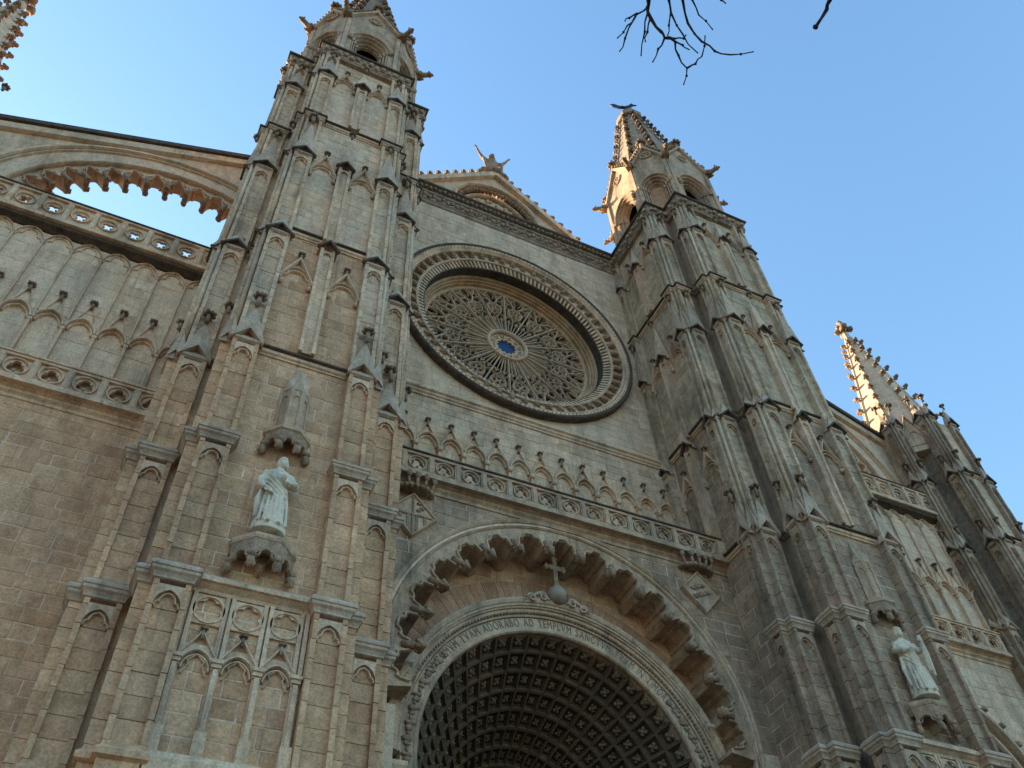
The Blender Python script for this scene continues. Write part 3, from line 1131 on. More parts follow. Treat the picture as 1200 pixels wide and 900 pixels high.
def main_tower(side):
    """side -1: left of the portal, +1: right"""
    cx, cy, hb, ha, w = side * 10.17, -1.94, 2.4, 3.5, 1.06
    if side < 0:
        lab = 'tall buttressed stone tower in front of the open flying arch, its spire cut off above'
    else:
        lab = 'tall buttressed stone tower with crocketed spire and weathercock beside the rose window'
    root = thing('tower', lab, 'tower', (cx, cy, 0))
    bl = Blocks(200)
    yf = cy - ha
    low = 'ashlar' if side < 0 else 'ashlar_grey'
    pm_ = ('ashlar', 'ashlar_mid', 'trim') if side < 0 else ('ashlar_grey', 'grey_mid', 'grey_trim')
    # core
    kb = 2.02
    cross = []
    for (x, y) in ((-kb, -ha + .7), (kb, -ha + .7), (kb, -kb), (ha - .7, -kb), (ha - .7, kb), (kb, kb), (kb, ha - .7), (-kb, ha - .7), (-kb, kb), (-ha + .7, kb), (-ha + .7, -kb), (-kb, -kb)):
        cross.append((cx + x, cy + y))
    core = obj('core', MB().shaft(ccw(cross), [(0, 0), (0, 45.2)]), 'ashlar_mid' if side < 0 else 'ashlar_grey', root)
    for z in (22.1, 28.7, 37.75):
        obj('core_string', MB().shaft(ccw(cross), [(-.05, z - .2), (.06, z - .16), (.1, z - .02), (.18, z + .04), (.18, z + .1), (-.05, z + .2)]), 'weathered', core)
    # piers: front pair, side pairs
    E, Wd, Nn, Ss = (1, 0), (-1, 0), (0, 1), (0, -1)
    for corner, S, T in (((cx - hb, yf), E, Nn), ((cx + hb, yf), Wd, Nn),
                         ((cx - ha - .12, cy - hb + .1), E, Nn), ((cx + ha + .12, cy - hb + .1), Wd, Nn),
                         ((cx - ha - .12, cy + hb), E, Ss), ((cx + ha + .12, cy + hb), Wd, Ss)):
        vis = T == Nn
        make_pier(root, corner, S, T, w, TOWER_STAGES, 9.9, 22.5 if vis else 0, mats=pm_, w2=.84 if vis else .9, ledges=(37.62,))
    # front face
    F = front(cx, yf)
    hw = hb - w
    mids = [(22.3, 28.0, 'gab', .5, .85), (28.6, 34.05, 'slope', .5, 2.8), (37.9, 42.2, 'slope', .5, 2.1)]
    mids_ = [mids[0], (28.6, 34.05, 'slope', .5, 2.8), (38.0, 42.2, 'slope', .5, 2.1)]
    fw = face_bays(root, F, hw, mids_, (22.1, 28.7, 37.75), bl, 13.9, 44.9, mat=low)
    for zt, zf in ((27.45, 25.9), (35.1, 33.3), (43.7, 42.1)):
        for a0, a1 in ((-hw + .02, -.27), (.27, hw - .02)):
            blind_gable(fw, F, a0, a1, zf, zt, -.38)
    # side faces
    for s_ in (-1, 1):
        Fs = FR(cx + s_ * (ha + .12), cy, 0, -s_, s_, 0) if s_ > 0 else FR(cx - ha - .12, cy, 0, 1, -1, 0)
        inner = s_ == -side
        if inner:
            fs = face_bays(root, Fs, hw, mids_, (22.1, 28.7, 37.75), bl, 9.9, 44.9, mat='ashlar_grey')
            for zt, zf in ((27.45, 25.9), (35.1, 33.3), (43.7, 42.1)):
                for a0, a1 in ((-hw + .02, -.27), (.27, hw - .02)):
                    blind_gable(fs, Fs, a0, a1, zf, zt, -.38)
        else:
            face_bays(root, Fs, hw, mids_, (22.1, 28.7, 37.75), bl, 9.9, 44.9, mid=False)
    # base stage with three blind arches
    c = -.3
    bw = obj('base_wall', MB().box(F, -hw - .2, hw + .2, 0, 13.62, c - .4, c - .027), 'mortar', root)
    xs = [-1.27, -.45, .39, 1.2]
    for i in range(3):
        tr = MB()
        a0, a1 = xs[i] + .07, xs[i + 1] - .07
        P = apath(a0 + .0, a1 - .0, 11.74, .6, 8)
        tr.sweep(F, P, .06, c - .02, c + .12)
        tr.sweep(F, apath(a0 + .06, a1 - .06, 11.72, .6, 8), .05, c - .02, c + .07)
        tr.sweep(F, [(a0 + .1, 11.6), (a0 + .2, 11.82), (a0 + .17, 11.9), ((a0 + a1) / 2, 12.06), (a1 - .17, 11.9), (a1 - .2, 11.82), (a1 - .1, 11.6)], .03, c - .02, c + .06)
        am = (a0 + a1) / 2
        tr.sweep(F, [(xs[i] + .02, 11.98), (am, 12.58), (xs[i + 1] - .02, 11.98)], .05, c - .02, c + .1)
        spandrels(tr, F, a0, a1, 11.74, 12.3, c - .02, c + .03, .6)
        obj('blind_arch', tr, 'trim', bw)
        inst('finial', FINIAL['dark'], bw, F.p(am, 12.42, c + .1), scale=(.6, .6, .62))
        tr = MB()
        plate(tr, F, am, 13.14, (a1 - a0) / 2 - .01, .36, lobes(6, .185, .105, PI / 6), c - .02, c + .04, 48)
        tr.revolve(F, am, 13.14, [(.30, c), (.34, c), (.34, c + .07), (.30, c + .07)], n=28)
        obj('quatrefoil', tr, 'trim', bw)
    for x in xs:
        tr = MB()
        tr.box(F, x - .05, x + .05, 10.4, 11.75, c - .02, c + .15)
        tr.box(F, x - .085, x - .05, 10.4, 11.75, c - .02, c + .08); tr.box(F, x + .05, x + .085, 10.4, 11.75, c - .02, c + .08)
        tr.box(F, x - .1, x + .1, 11.78, 11.87, c - .02, c + .16); tr.box(F, x - .12, x + .12, 11.87, 11.95, c - .02, c + .2)
        tr.box(F, x - .11, x - .02, 11.95, 13.55, c - .02, c + .07); tr.box(F, x + .02, x + .11, 11.95, 13.55, c - .02, c + .07)
        tr.box(F, x - .12, x + .12, 9.9, 10.4, c - .02, c + .18)
        obj('colonnette', tr, 'trim', bw)
    bl.wall(bw, F, -hw - .02, hw + .02, 9.9, 13.55, c - .015, low, .46, (.4, .8))
    m = MB()
    zt = 13.62
    m.mould([(cx - hw - .03, yf), (cx + hw + .03, yf)], [(c - .1, zt - .1), (c + .04, zt - .08), (c + .06, zt), (c + .18, zt + .1), (c + .24, zt + .12), (c + .24, zt + .22), (c + .2, zt + .26), (-.36, zt + .5), (-.5, zt + .5)])
    obj('base_cornice', m, 'trim', bw)
    m = MB()
    m.mould([(cx - hw - .03, yf), (cx + hw + .03, yf)], [(c - .1, 9.3), (c + .3, 9.35), (c + .3, 9.75), (c + .2, 9.9), (c - .1, 9.95)])
    obj('plinth_moulding', m, 'trim', bw)
    canopy_and_corbel(root, cx, yf + .38, 15.3, 'grey_trim')
    # crowning cornice, following the stepped plan
    P = []
    e = .02
    for (x, y) in ((-hb, -ha), (hb, -ha), (hb, -hb + .1), (ha + .12, -hb + .1), (ha + .12, hb), (hb, hb), (hb, ha), (-hb, ha), (-hb, hb), (-ha - .12, hb), (-ha - .12, -hb + .1), (-hb, -hb + .1)):
        P.append((cx + x, cy + y))
    P = offset(ccw(P), -.17)
    m = MB()
    m.shaft(P, [(-.3, 44.75), (.0, 44.8), (.0, 44.93), (.05, 44.98), (.05, 45.5), (.12, 45.56), (.12, 45.6)])
    co = obj('cornice', m, 'weathered', root)
    m = MB().shaft(P, [(.0, 45.6), (.2, 45.66), (.22, 45.7), (.22, 45.78), (.1, 45.88), (-.3, 46.0)])
    obj('cornice_ledge', m, 'dark', co)
    lv = MB()
    for i in range(len(P)):
        p0, p1 = P[i], P[(i + 1) % len(P)]
        l = math.dist(p0, p1)
        nn = max(1, int(l / .3))
        for k in range(nn):
            t = (k + .5) / nn
            dx, dy = (p1[0] - p0[0]) / l, (p1[1] - p0[1]) / l
            q = (p0[0] + dx * l * t + dy * .11, p0[1] + dy * l * t - dx * .11, 45.22 + (.09 if k % 2 else -.06))
            lv.blob(q, (.13, .13, .14), k, 6, 4, .6)
    obj('leaf_frieze', lv, 'grey_trim', co, kind='stuff')
    lantern(root, cx, cy, 46.0)
    bl.build()
    return root


TL = main_tower(-1)
TR = main_tower(1)
weathercock(10.17, -1.94, 65.3, 'small dark iron weathercock on the very tip of the crocketed spire')


def outer_tower(side):
    cx, cy, hb, ha, w = (26.6 if side > 0 else -27.0), .65, 1.4, 2.75, .85
    if side > 0:
        lab = 'outer stone buttress with a sunlit crocketed pinnacle and a cross-shaped finial'
    else:
        lab = 'outer stone buttress pinnacle bristling with crockets beyond the flying arch'
    root = thing('buttress_tower', lab, 'tower', (cx, cy, 0))
    yf = cy - ha
    kb = 1.05
    cross = ccw([(cx + x, cy + y) for x, y in ((-kb, -ha + .55), (kb, -ha + .55), (kb, -kb), (ha - .5, -kb), (ha - .5, kb), (kb, kb), (kb, ha - .55), (-kb, ha - .55), (-kb, kb), (-ha + .5, kb), (-ha + .5, -kb), (-kb, -kb))])
    obj('core', MB().shaft(cross, [(0, 0), (0, 38.3)]), 'weathered', root)
    st_in = [(0.2, 14.5, 'cap', 0, 0, 0), (14.7, 20.0, 'cap', 0, 0, .01), (20.2, 24.4, 'gab', .4, .7, .02), (24.45, 28.95, 'slope', .5, 1.2, .03),
             (29.0, 33.6, 'slope', .5, 1.3, .05), (33.65, 38.2, 'slope', .55, 1.4, .07)]
    st_out = st_in[:5]
    E, Wd, Nn, Ss = (1, 0), (-1, 0), (0, 1), (0, -1)
    inner = -side
    for corner, S, T, st in (((cx - hb, yf), E, Nn, st_in), ((cx + hb, yf), Wd, Nn, st_in),
                             ((cx - ha, cy - hb), E, Nn, st_in if inner < 0 else st_out), ((cx + ha, cy - hb), Wd, Nn, st_in if inner > 0 else st_out),
                             ((cx - ha, cy + hb), E, Ss, st_in if inner < 0 else st_out), ((cx + ha, cy + hb), Wd, Ss, st_in if inner > 0 else st_out)):
        make_pier(root, corner, S, T, w, st, .2, 0, nt=.22, mats=('ashlar_grey', 'ashlar_grey', 'grey_trim'))
    F = front(cx, yf)
    hw = hb - w
    bl = Blocks(100)
    face_bays(root, F, hw, [], (24.6, 29.4, 34.0), bl, 18, 38.2, mid=False, c=-.3)
    for s_ in (-1, 1):
        Fs = FR(cx + s_ * ha, cy, 0, -s_ * -1, s_, 0) if s_ > 0 else FR(cx - ha, cy, 0, 1, -1, 0)
        face_bays(root, Fs, hw, [], (24.6, 29.4, 34.0), bl, 18, 38.2 if s_ == inner else 33.6, mid=False, c=-.3)
    bl.build()
    # spire
    R = 2.35
    base = [(cx + R * math.cos(rad(22.5 + 45 * i)), cy + R * math.sin(rad(22.5 + 45 * i))) for i in range(8)]
    zb, zt, k1 = 37.2, 49.3, .09
    sp = MB()
    vs = []
    rings = [(1, zb - 1), (1.0, zb), (k1, zt), (k1, zt + .5)]
    for k, z in rings:
        vs += [(cx + (x - cx) * k, cy + (y - cy) * k, z) for x, y in base]
    fs = [tuple(range(8))[::-1], tuple(24 + q for q in range(8))]
    for i in range(3):
        for q in range(8):
            r_ = (q + 1) % 8
            fs.append((i * 8 + q, i * 8 + r_, (i + 1) * 8 + r_, (i + 1) * 8 + q))
    sp.add(vs, fs)
    for x, y in base:
        sp.tube([(x, y, zb), (cx + (x - cx) * k1, cy + (y - cy) * k1, zt)], [.10, .06], 5)
    spo = obj('spire', sp, 'ashlar_pale', root)
    for x, y in base:
        a = math.atan2(y - cy, x - cx)
        for j in range(1, 11):
            t = j / 11
            k = 1 - (1 - k1) * t
            inst('crocket', CROCKET['carved'], spo, (cx + (x - cx) * k, cy + (y - cy) * k, zb + (zt - zb) * t), (0, -rad(15), a), (1.5, 1.3, 1.3))
    # little gables round the foot of the spire
    gm = MB()
    for i in range(8):
        p0, p1 = base[i], base[(i + 1) % 8]
        l = math.dist(p0, p1)
        u = ((p1[0] - p0[0]) / l, (p1[1] - p0[1]) / l)
        Fg = FR((p0[0] + p1[0]) / 2, (p0[1] + p1[1]) / 2, u[0], u[1], u[1], -u[0])
        gm.poly(Fg, [(-.75, zb - .6), (.75, zb - .6), (0, zb + 1.6)], -.5, .05)
        gm.sweep(Fg, [(-.8, zb - .5), (0, zb + 1.75), (.8, zb - .5)], .13, .0, .16)
        gm.sweep(Fg, cusped(-.5, .5, zb - .2, .7, 6, .1), .09, .03, .12)
    obj('spire_gables', gm, 'trim', spo)
    fm = MB()
    zf = zt + .5
    fm.tube([(cx, cy, zf - .2), (cx, cy, zf + 1.3)], [.2, .14], 8)
    for i in range(4):
        a = rad(45 + 90 * i)
        fm.blob((cx + .42 * math.cos(a), cy + .42 * math.sin(a), zf + .4), (.26, .26, .18), i, 7, 5, .5)
        fm.blob((cx + .25 * math.cos(a), cy + .25 * math.sin(a), zf + .95), (.16, .16, .16), i + 4, 7, 5, .5)
    fm.blob((cx, cy, zf + 1.3), (.2, .2, .2), 9, 8, 5, .4)
    obj('cross_finial', fm, 'carved', spo)
    return root


outer_tower(1)
outer_tower(-1)


# ------------------------------------------------------------------ nave front: gable, rose, arcade, portal
NAVE = thing('nave_front', 'central stone front with the rose window above the arched portal', 'facade', (0, 0, 0))
NB = Blocks(300)
FW = front(0, 0)
RZ = 35.5
CX = 6.75


def nave_wall():
    mb = MB()
    plate(mb, FW, 0, RZ, 7.2, 8.9, lambda t: 5.15, -1.7, -.012, 48)
    mb.box(FW, -7.2, 7.2, 20.0, RZ - 8.9, -.9, -.012)
    part = obj('upper_wall', mb, 'mortar', NAVE)
    NB.wall(part, FW, -7.0, 7.0, 28.9, 44.25, 0, 'ashlar_pale', .42, (.7, 1.3), keep=clip_circle(0, RZ, 5.7), joint=.01)
    NB.wall(part, FW, -7.0, 7.0, 22.6, 28.55, 0, 'ashlar_mid', .40, (.5, 1.0))
    m = MB().mould([(-7, 0), (7, 0)], [(-.1, 28.5), (.06, 28.54), (.06, 28.62), (.13, 28.68), (.13, 28.76), (.22, 28.82), (.22, 28.9), (-.1, 29.0)])
    obj('string_course', m, 'trim', part)
    # cornice under the gable
    m = MB().mould([(-7.2, 0), (7.2, 0)], [(-.8, 44.2), (.05, 44.22), (.09, 44.3), (.09, 44.42), (.16, 44.5), (.16, 45.02), (.26, 45.08), (.26, 45.2), (.12, 45.25), (.12, 45.4), (.2, 45.5), (-.8, 45.5)])
    co = obj('cornice', m, 'weathered', part)
    m = MB().mould([(-7.2, 0), (7.2, 0)], [(-.8, 45.5), (.2, 45.5), (.36, 45.7), (.42, 45.74), (.42, 45.88), (.3, 45.95), (-.8, 45.97)])
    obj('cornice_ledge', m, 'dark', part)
    lv = MB()
    for k in range(52):
        x = -7.0 + k * .273
        lv.blob((x, -.18, 44.76 + (.1 if k % 2 else -.08)), (.14, .1, .16), k, 7, 4, .6)
        lv.tube([(x - .14, -.17, 44.62), (x, -.2, 44.75), (x + .14, -.17, 44.9)], [.04, .05, .04], 4)
        lv.blob((x, -.3, 45.45 + (.05 if k % 2 else 0)), (.12, .12, .1), k + 60, 6, 4, .6)
    obj('leaf_frieze', lv, 'carved', co, kind='stuff')
    return part


UP = nave_wall()

# gable above the cornice
FG = front(0, 1.25)
g = MB()
sl, ax = .90, 53.4
gp = [(-8.0, 45.8), (8.0, 45.8), (8.0, ax - 8.0 * sl), (0, ax), (-8.0, ax - 8.0 * sl)]
h_ = apath(-2.65, 2.65, 48.8, .52, 12)
hm = len(h_) // 2
g.poly(FG, [(-8, 45.8), (-2.65, 45.8), (-2.65, 48.8)] + h_[1:hm + 1] + [(0, ax - .05), (-8.0, ax - .05 - 8.0 * sl)], -.7, 0)
g.poly(FG, [h_[hm]] + h_[hm + 1:] + [(2.65, 45.8), (8, 45.8), (8, ax - .05 - 8.0 * sl), (0, ax - .05)], -.7, 0)
GA = obj('gable', g, 'ashlar_pale', NAVE)
m = MB().sweep(FG, [(-8.2, ax - 8.2 * sl), (0, ax), (8.2, ax - 8.2 * sl)], .5, -.75, .3, cham=.2)
obj('gable_coping', m, 'trim', GA)
m = MB()
m.sweep(FG, [(-2.75, 46)] + apath(-2.75, 2.75, 48.8, .52, 14) + [(2.75, 46)], .22, -.1, .16)
m.sweep(FG, [(-2.2, 46)] + apath(-2.2, 2.2, 48.75, .52, 14) + [(2.2, 46)], .2, -.45, -.25)
obj('tympanum_arch', m, 'trim', GA)
m = MB()
for i, (a, z) in enumerate(apath(-2.48, 2.48, 48.8, .52, 15) + [(-2.48, 48.4), (2.48, 48.4), (-2.48, 48.0), (2.48, 48.0), (-2.48, 47.6), (2.48, 47.6)]):
    m.blob(FG.p(a, z, -.18), (.16, .2, .16), i, 6, 4, .5)
obj('arch_studs', m, 'carved', GA)
m = MB().box(FG, -2.6, 2.6, 45.8, 51.3, -.68, -.5)
rnd = random.Random(3)
for i in range(70):
    a, z = rnd.uniform(-2.0, 2.0), rnd.uniform(46.5, 50.9)
    if math.hypot(a, z - 48.8) < 2.0 or z < 48.8:
        m.blob(FG.p(a, z, -.48), (rnd.uniform(.1, .24), .12, rnd.uniform(.12, .3)), i, 7, 5, .6)
obj('tympanum_relief', m, 'trim', GA)
for s_ in (-1, 1):
    for k in range(15):
        a = s_ * (.55 + k * .55)
        inst('crocket', CROCKET['carved'], GA, FG.p(a, ax + .3 - abs(a) * sl, .0), (0, -rad(75), 0 if s_ > 0 else PI), (2.3, 2.0, 2.0))


# ---- rose window
def rose():
    F = front(0, 0)
    hood = MB()
    hood.revolve(F, 0, RZ, [(5.98, -.1), (5.98, .30), (6.04, .36), (6.12, .36), (6.18, .28), (6.18, -.1)], n=96)
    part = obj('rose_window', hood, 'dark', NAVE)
    m = MB()
    m.revolve(F, 0, RZ, [(5.12, -.3), (5.12, -.06), (5.7, -.02), (5.7, -.3)], n=96)
    m.revolve(F, 0, RZ, [(5.66, -.2), (5.66, .20), (5.74, .27), (5.80, .22), (5.86, .30), (5.97, .32), (5.99, .2), (5.99, -.2)], n=96)
    m.revolve(F, 0, RZ, [(5.08, -.1), (5.08, .08), (5.13, .12), (5.2, .1), (5.2, -.1)], n=96)
    obj('outer_ring', m, 'trim', part)
    dn = MB()
    for k in range(170):
        t = 2 * PI * k / 170
        dn.blob(F.p(5.92 * math.cos(t), RZ + 5.92 * math.sin(t), .32), (.035, .04, .035), k, 5, 4, .2)
    obj('bead_moulding', dn, 'carved', part, kind='stuff')
    # carved stones set round the ring
    bm_ = MB()
    Fl = FR(0, 0, 1, 0, 0, -1)
    bm_.poly(Fl, [(5.22, -.11), (5.60, -.12), (5.60, .12), (5.22, .11)], .04, .16)
    bm_.blob((5.42, -.17, 0), (.17, .07, .1), 3, 7, 5, .6)
    bm_.blob((5.55, -.19, 0), (.08, .07, .09), 4, 6, 4, .4)
    me = bm_.mesh('carved_stone', 'carved')
    for k in range(56):
        inst('carved_stone', me, part, (0, 0, RZ), (0, -2 * PI * k / 56, 0))
    # rope ring of small slanting bars
    rp = MB()
    for k in range(132):
        t = 2 * PI * k / 132
        pts = []
        for r, tt in ((4.76, t), (5.1, t + .022)):
            for d in (-.012, .012):
                pts.append((r * math.cos(tt + d), RZ + r * math.sin(tt + d)))
        vs = [F.p(pts[0][0], pts[0][1], -.10), F.p(pts[1][0], pts[1][1], -.10), F.p(pts[3][0], pts[3][1], .04), F.p(pts[2][0], pts[2][1], .04),
              F.p(pts[0][0], pts[0][1], -.4), F.p(pts[1][0], pts[1][1], -.4), F.p(pts[3][0], pts[3][1], -.4), F.p(pts[2][0], pts[2][1], -.4)]
        rp.add(vs, [(0, 1, 2, 3), (4, 7, 6, 5), (0, 4, 5, 1), (1, 5, 6, 2), (2, 6, 7, 3), (3, 7, 4, 0)])
    obj('rope_moulding', rp, 'trim', part, kind='stuff')
    m = MB()
    m.revolve(F, 0, RZ, [(4.62, -.66), (4.68, -.62), (4.80, -.62), (4.81, -.32), (5.12, -.2), (5.2, -.3), (5.2, -1.68), (4.3, -1.68), (4.3, -1.18), (4.36, -1.06), (4.42, -1.08), (4.44, -.94), (4.5, -.92), (4.52, -.8), (4.58, -.78), (4.6, -.66)], n=96)
    obj('splayed_reveal', m, 'golden', part)
    m = MB().revolve(F, 0, RZ, [(4.71, -.14), (4.71, -.625), (4.79, -.625), (4.79, -.14)], n=96)  # dark ring paints in the shade of the gap beside the rope bars
    obj('shadow_groove', m, 'dark', part)
    # tracery: sixteen alike sectors
    c0, c1 = -1.24, -1.11
    Ft = FR(0, 0, 1, 0, 0, -1)
    s = MB()
    H = PI / 16

    def pol(r, t):
        return (r * math.cos(t), r * math.sin(t))

    def ring(r, t, rr, w=.05, n=14, c=c1):
        cx_, cz_ = pol(r, t)
        s.sweep(Ft, [(cx_ + rr * math.cos(2 * PI * i / n), cz_ + rr * math.sin(2 * PI * i / n)) for i in range(n)], w, c0, c, closed=True)

    s.sweep(Ft, [pol(1.05, 0), pol(4.36, 0)], 0.088, c0, c1 + .03)
    for t in (-H * .62, H * .62, -H * .0, ):
        if t:
            s.sweep(Ft, [pol(1.05, t), pol(2.15, t * .8)], 0.050, c0, c1 - .02)
    s.sweep(Ft, [pol(1.05, H), pol(2.2, H)], 0.065, c0, c1)
    # lancet heads
    for a_, b_ in ((0, H), (-H, 0)):
        mid = (a_ + b_) / 2
        s.sweep(Ft, [pol(2.1, a_ + (.02 if a_ == 0 else 0)), pol(2.38, a_ * .8 + mid * .2), pol(2.56, mid), pol(2.38, b_ * .8 + mid * .2), pol(2.1, b_)], 0.045, c0, c1)
        s.sweep(Ft, [pol(2.05, mid - .05), pol(2.25, mid), pol(2.05, mid + .05)], 0.045, c0, c1 - .03)
    # ring of foiled circles
    ring(2.92, H, .36)
    for k in range(4):
        t = k * PI / 2 + H
        cx_, cz_ = pol(2.92, H)
        q = (cx_ + .17 * math.cos(t), cz_ + .17 * math.sin(t))
        s.sweep(Ft, [(q[0] + .14 * math.cos(2 * PI * i / 9), q[1] + .14 * math.sin(2 * PI * i / 9)) for i in range(9)], 0.038, c0, c1 - .04, closed=True)
    ring(3.02, .0 + .115, .19, .038, 10)
    ring(3.02, -.115, .19, .038, 10)
    ring(3.42, .085, .2, .042, 10)
    ring(3.42, -.085, .2, .042, 10)
    # chevrons and almonds at the rim
    s.sweep(Ft, [pol(4.36, 0), pol(3.75, H * .55), pol(3.28, H)], 0.068, c0, c1 + .01)
    s.sweep(Ft, [pol(4.36, 0), pol(3.75, -H * .55), pol(3.28, -H)], 0.068, c0, c1 + .01)
    for sg in (-1, 1):
        s.sweep(Ft, [pol(3.3, H), pol(3.6, H + sg * .075), pol(3.85, H + sg * .095), pol(4.1, H + sg * .075), pol(4.36, H)], 0.057, c0, c1)
        s.sweep(Ft, [pol(4.36, sg * H * .45), pol(4.05, sg * H * .62), pol(3.75, sg * H * .6)], 0.045, c0, c1 - .04)
        s.sweep(Ft, [pol(3.65, sg * .05), pol(3.9, sg * .02), pol(4.1, sg * .07), pol(4.0, sg * .12)], 0.045, c0, c1 - .04)
    for sg in (-1, 1):
        s.sweep(Ft, [pol(4.3, sg * H * .72), pol(3.95, sg * H * .78), pol(3.7, sg * H * .92)], .045, c0, c1 - .03)
        s.sweep(Ft, [pol(4.3, sg * H * .22), pol(4.0, sg * H * .34), pol(3.85, sg * H * .5)], .045, c0, c1 - .03)
        s.sweep(Ft, [pol(2.62, sg * H * .5), pol(2.85, sg * H * .3), pol(3.2, sg * H * .42), pol(3.3, sg * H * .75)], .045, c0, c1 - .02)
    s.sweep(Ft, [pol(3.62, -H * .4), pol(3.72, 0), pol(3.62, H * .4)], .045, c0, c1 - .02)
    me = s.mesh('tracery_sector', 'tracery')
    for k in range(16):
        inst('tracery_sector', me, part, (0, 0, RZ), (0, -(2 * PI * k / 16 + PI / 2), 0))
    hb = MB()
    hb.revolve(F, 0, RZ, [(.92, -1.4), (.92, -1.08), (.98, -1.01), (1.08, -1.01), (1.12, -1.08), (1.12, -1.4)], n=40)
    hb.revolve(F, 0, RZ, [(4.24, -1.4), (4.24, -1.15), (4.28, -1.08), (4.36, -1.08), (4.42, -1.4)], n=80)
    obj('hub_ring', hb, 'tracery', part)
    ey = MB()
    n = 72
    rf = lobes(12, .43, .09)
    vs, fs = [], []
    for cc in (-1.34, -1.2):
        for i in range(n):
            t = 2 * PI * i / n
            vs.append(F.p(rf(t) * math.cos(t), RZ + rf(t) * math.sin(t), cc))
        for i in range(n):
            t = 2 * PI * i / n
            vs.append(F.p(.95 * math.cos(t), RZ + .95 * math.sin(t), cc))
    for i in range(n):
        j = (i + 1) % n
        fs += [(i, n + i, n + j, j), (2 * n + i, 2 * n + j, 3 * n + j, 3 * n + i), (i, j, 2 * n + j, 2 * n + i), (n + i, 3 * n + i, 3 * n + j, n + j)]
    ey.add(vs, fs)
    for k in range(12):
        t = 2 * PI * (k + .5) / 12
        ey.revolve(F, .73 * math.cos(t), RZ + .73 * math.sin(t), [(.07, -1.22), (.12, -1.22), (.12, -1.14), (.07, -1.14)], n=8)
    obj('eye_plate', ey, 'tracery', part)
    g1 = MB()
    pts = [(.56 * math.cos(2 * PI * i / 24), RZ + .56 * math.sin(2 * PI * i / 24)) for i in range(24)]
    g1.poly(F, pts, -1.33, -1.30)
    obj('eye_glass', g1, 'blueglass', part)
    g2 = MB().revolve(F, 0, RZ, [(.56, -1.6), (4.6, -1.6), (4.6, -1.56), (.56, -1.56)], n=64)
    obj('window_glass', g2, 'glass', part)
    return part


rose()


# ---- arcade between the balustrade and the string course
def arcade():
    w = .977
    F0 = FR(0, 0, 1, 0, 0, -1)
    mb = MB()
    zs, c = 25.72, .0
    mb.sweep(F0, apath(-w / 2 + .05, w / 2 - .05, zs, .72, 8), .1, c - .01, c + .2)
    mb.sweep(F0, apath(-w / 2 + .13, w / 2 - .13, zs - .02, .72, 8), .07, c - .01, c + .11)
    mb.sweep(F0, [(-w / 2 + .1, zs + .32), (0, zs + 1.28), (w / 2 - .1, zs + .32)], .06, c - .01, c + .09)
    mb.box(F0, -w / 2 - .055, -w / 2 + .055, 22.6, zs - .2, c - .01, c + .16)
    mb.box(F0, -w / 2 - .09, -w / 2 + .09, zs - .22, zs - .02, c - .01, c + .22)
    mb.blob((-w / 2, -.16, zs - .12), (.12, .1, .12), 2, 7, 5, .4)
    me = mb.mesh('blind_arch', 'trim')
    for k in range(-7, 7):
        x = .51 + w * k
        o = inst('blind_arch', me, UP, (x, 0, 0))
        inst('finial', FINIAL['dark'], o, (x, -.1, zs + 1.12), scale=(.8, .8, .8))


arcade()


# ---- balustrades
def balustrade_panel(hw, hh, nf, mat, ringw=.07):
    mb = MB()
    F0 = FR(0, 0, 1, 0, 0, -1)
    r = min(hw, hh) - .02
    plate(mb, F0, 0, 0, hw, hh, lobes(nf, r * .36, r * (.36 if nf == 3 else .27), PI / 2 if nf == 3 else PI / 4), -.10, .0, 36)
    mb.revolve(F0, 0, 0, [(r * .84, -.02), (r * .84, .05), (r * .9, .08), (r * .98, .08), (r, -.02)], n=24)
    for k in range(nf):
        t = PI / 2 + PI / nf + 2 * PI * k / nf
        mb.blob((r * .5 * math.cos(t), -.02, r * .5 * math.sin(t)), (.05, .06, .05), k, 6, 4, .2)
    return mb.mesh('tracery_panel', mat)


def balustrade(root, F, a0, a1, z0, z1, nf, spacing, phase, name, mat='trim', back=True, railmat='dark'):
    """pierced parapet: rails, posts and foiled panels"""
    c = 0.0
    rails = MB()
    rails.box(F, a0, a1, z0 - .06, z0 + .08, -.22, .06)
    rails.box(F, a0, a1, z0 - .2, z0 - .06, -.22, .12)
    tp = MB()
    tp.box(F, a0, a1, z1 - .06, z1, -.22, .1)
    rails.box(F, a0, a1, z1 - .17, z1 - .06, -.2, .05)
    base = obj(name, rails, mat, root)
    obj('top_rail', tp, railmat, base)
    hh = (z1 - .17 - z0 - .08) / 2
    zc = z0 + .08 + hh
    pw = .11
    me = balustrade_panel(spacing / 2 - pw, hh, nf, mat)
    post = MB()
    F0 = FR(0, 0, 1, 0, 0, -1)
    post.box(F0, -pw, pw, -hh, hh, -.16, .03)
    post.box(F0, -pw + .04, pw - .04, -hh + .01, hh - .01, .03, .06)
    pm = post.mesh('post', mat)
    k0 = math.ceil((a0 - phase) / spacing) - 1
    a = phase + k0 * spacing
    ang = math.atan2(F.u[1], F.u[0])
    while a < a1 - .05:
        if a > a0 + .2:
            q = F.p(a, zc, -.05)
            inst('tracery_panel', me, base, q, (0, 0, ang if F.n[1] < 0 and F.u[0] > 0 else 0))
        if a + spacing / 2 < a1 and a + spacing / 2 > a0:
            q = F.p(a + spacing / 2, zc, 0)
            inst('post', pm, base, q)
        a += spacing
    return base


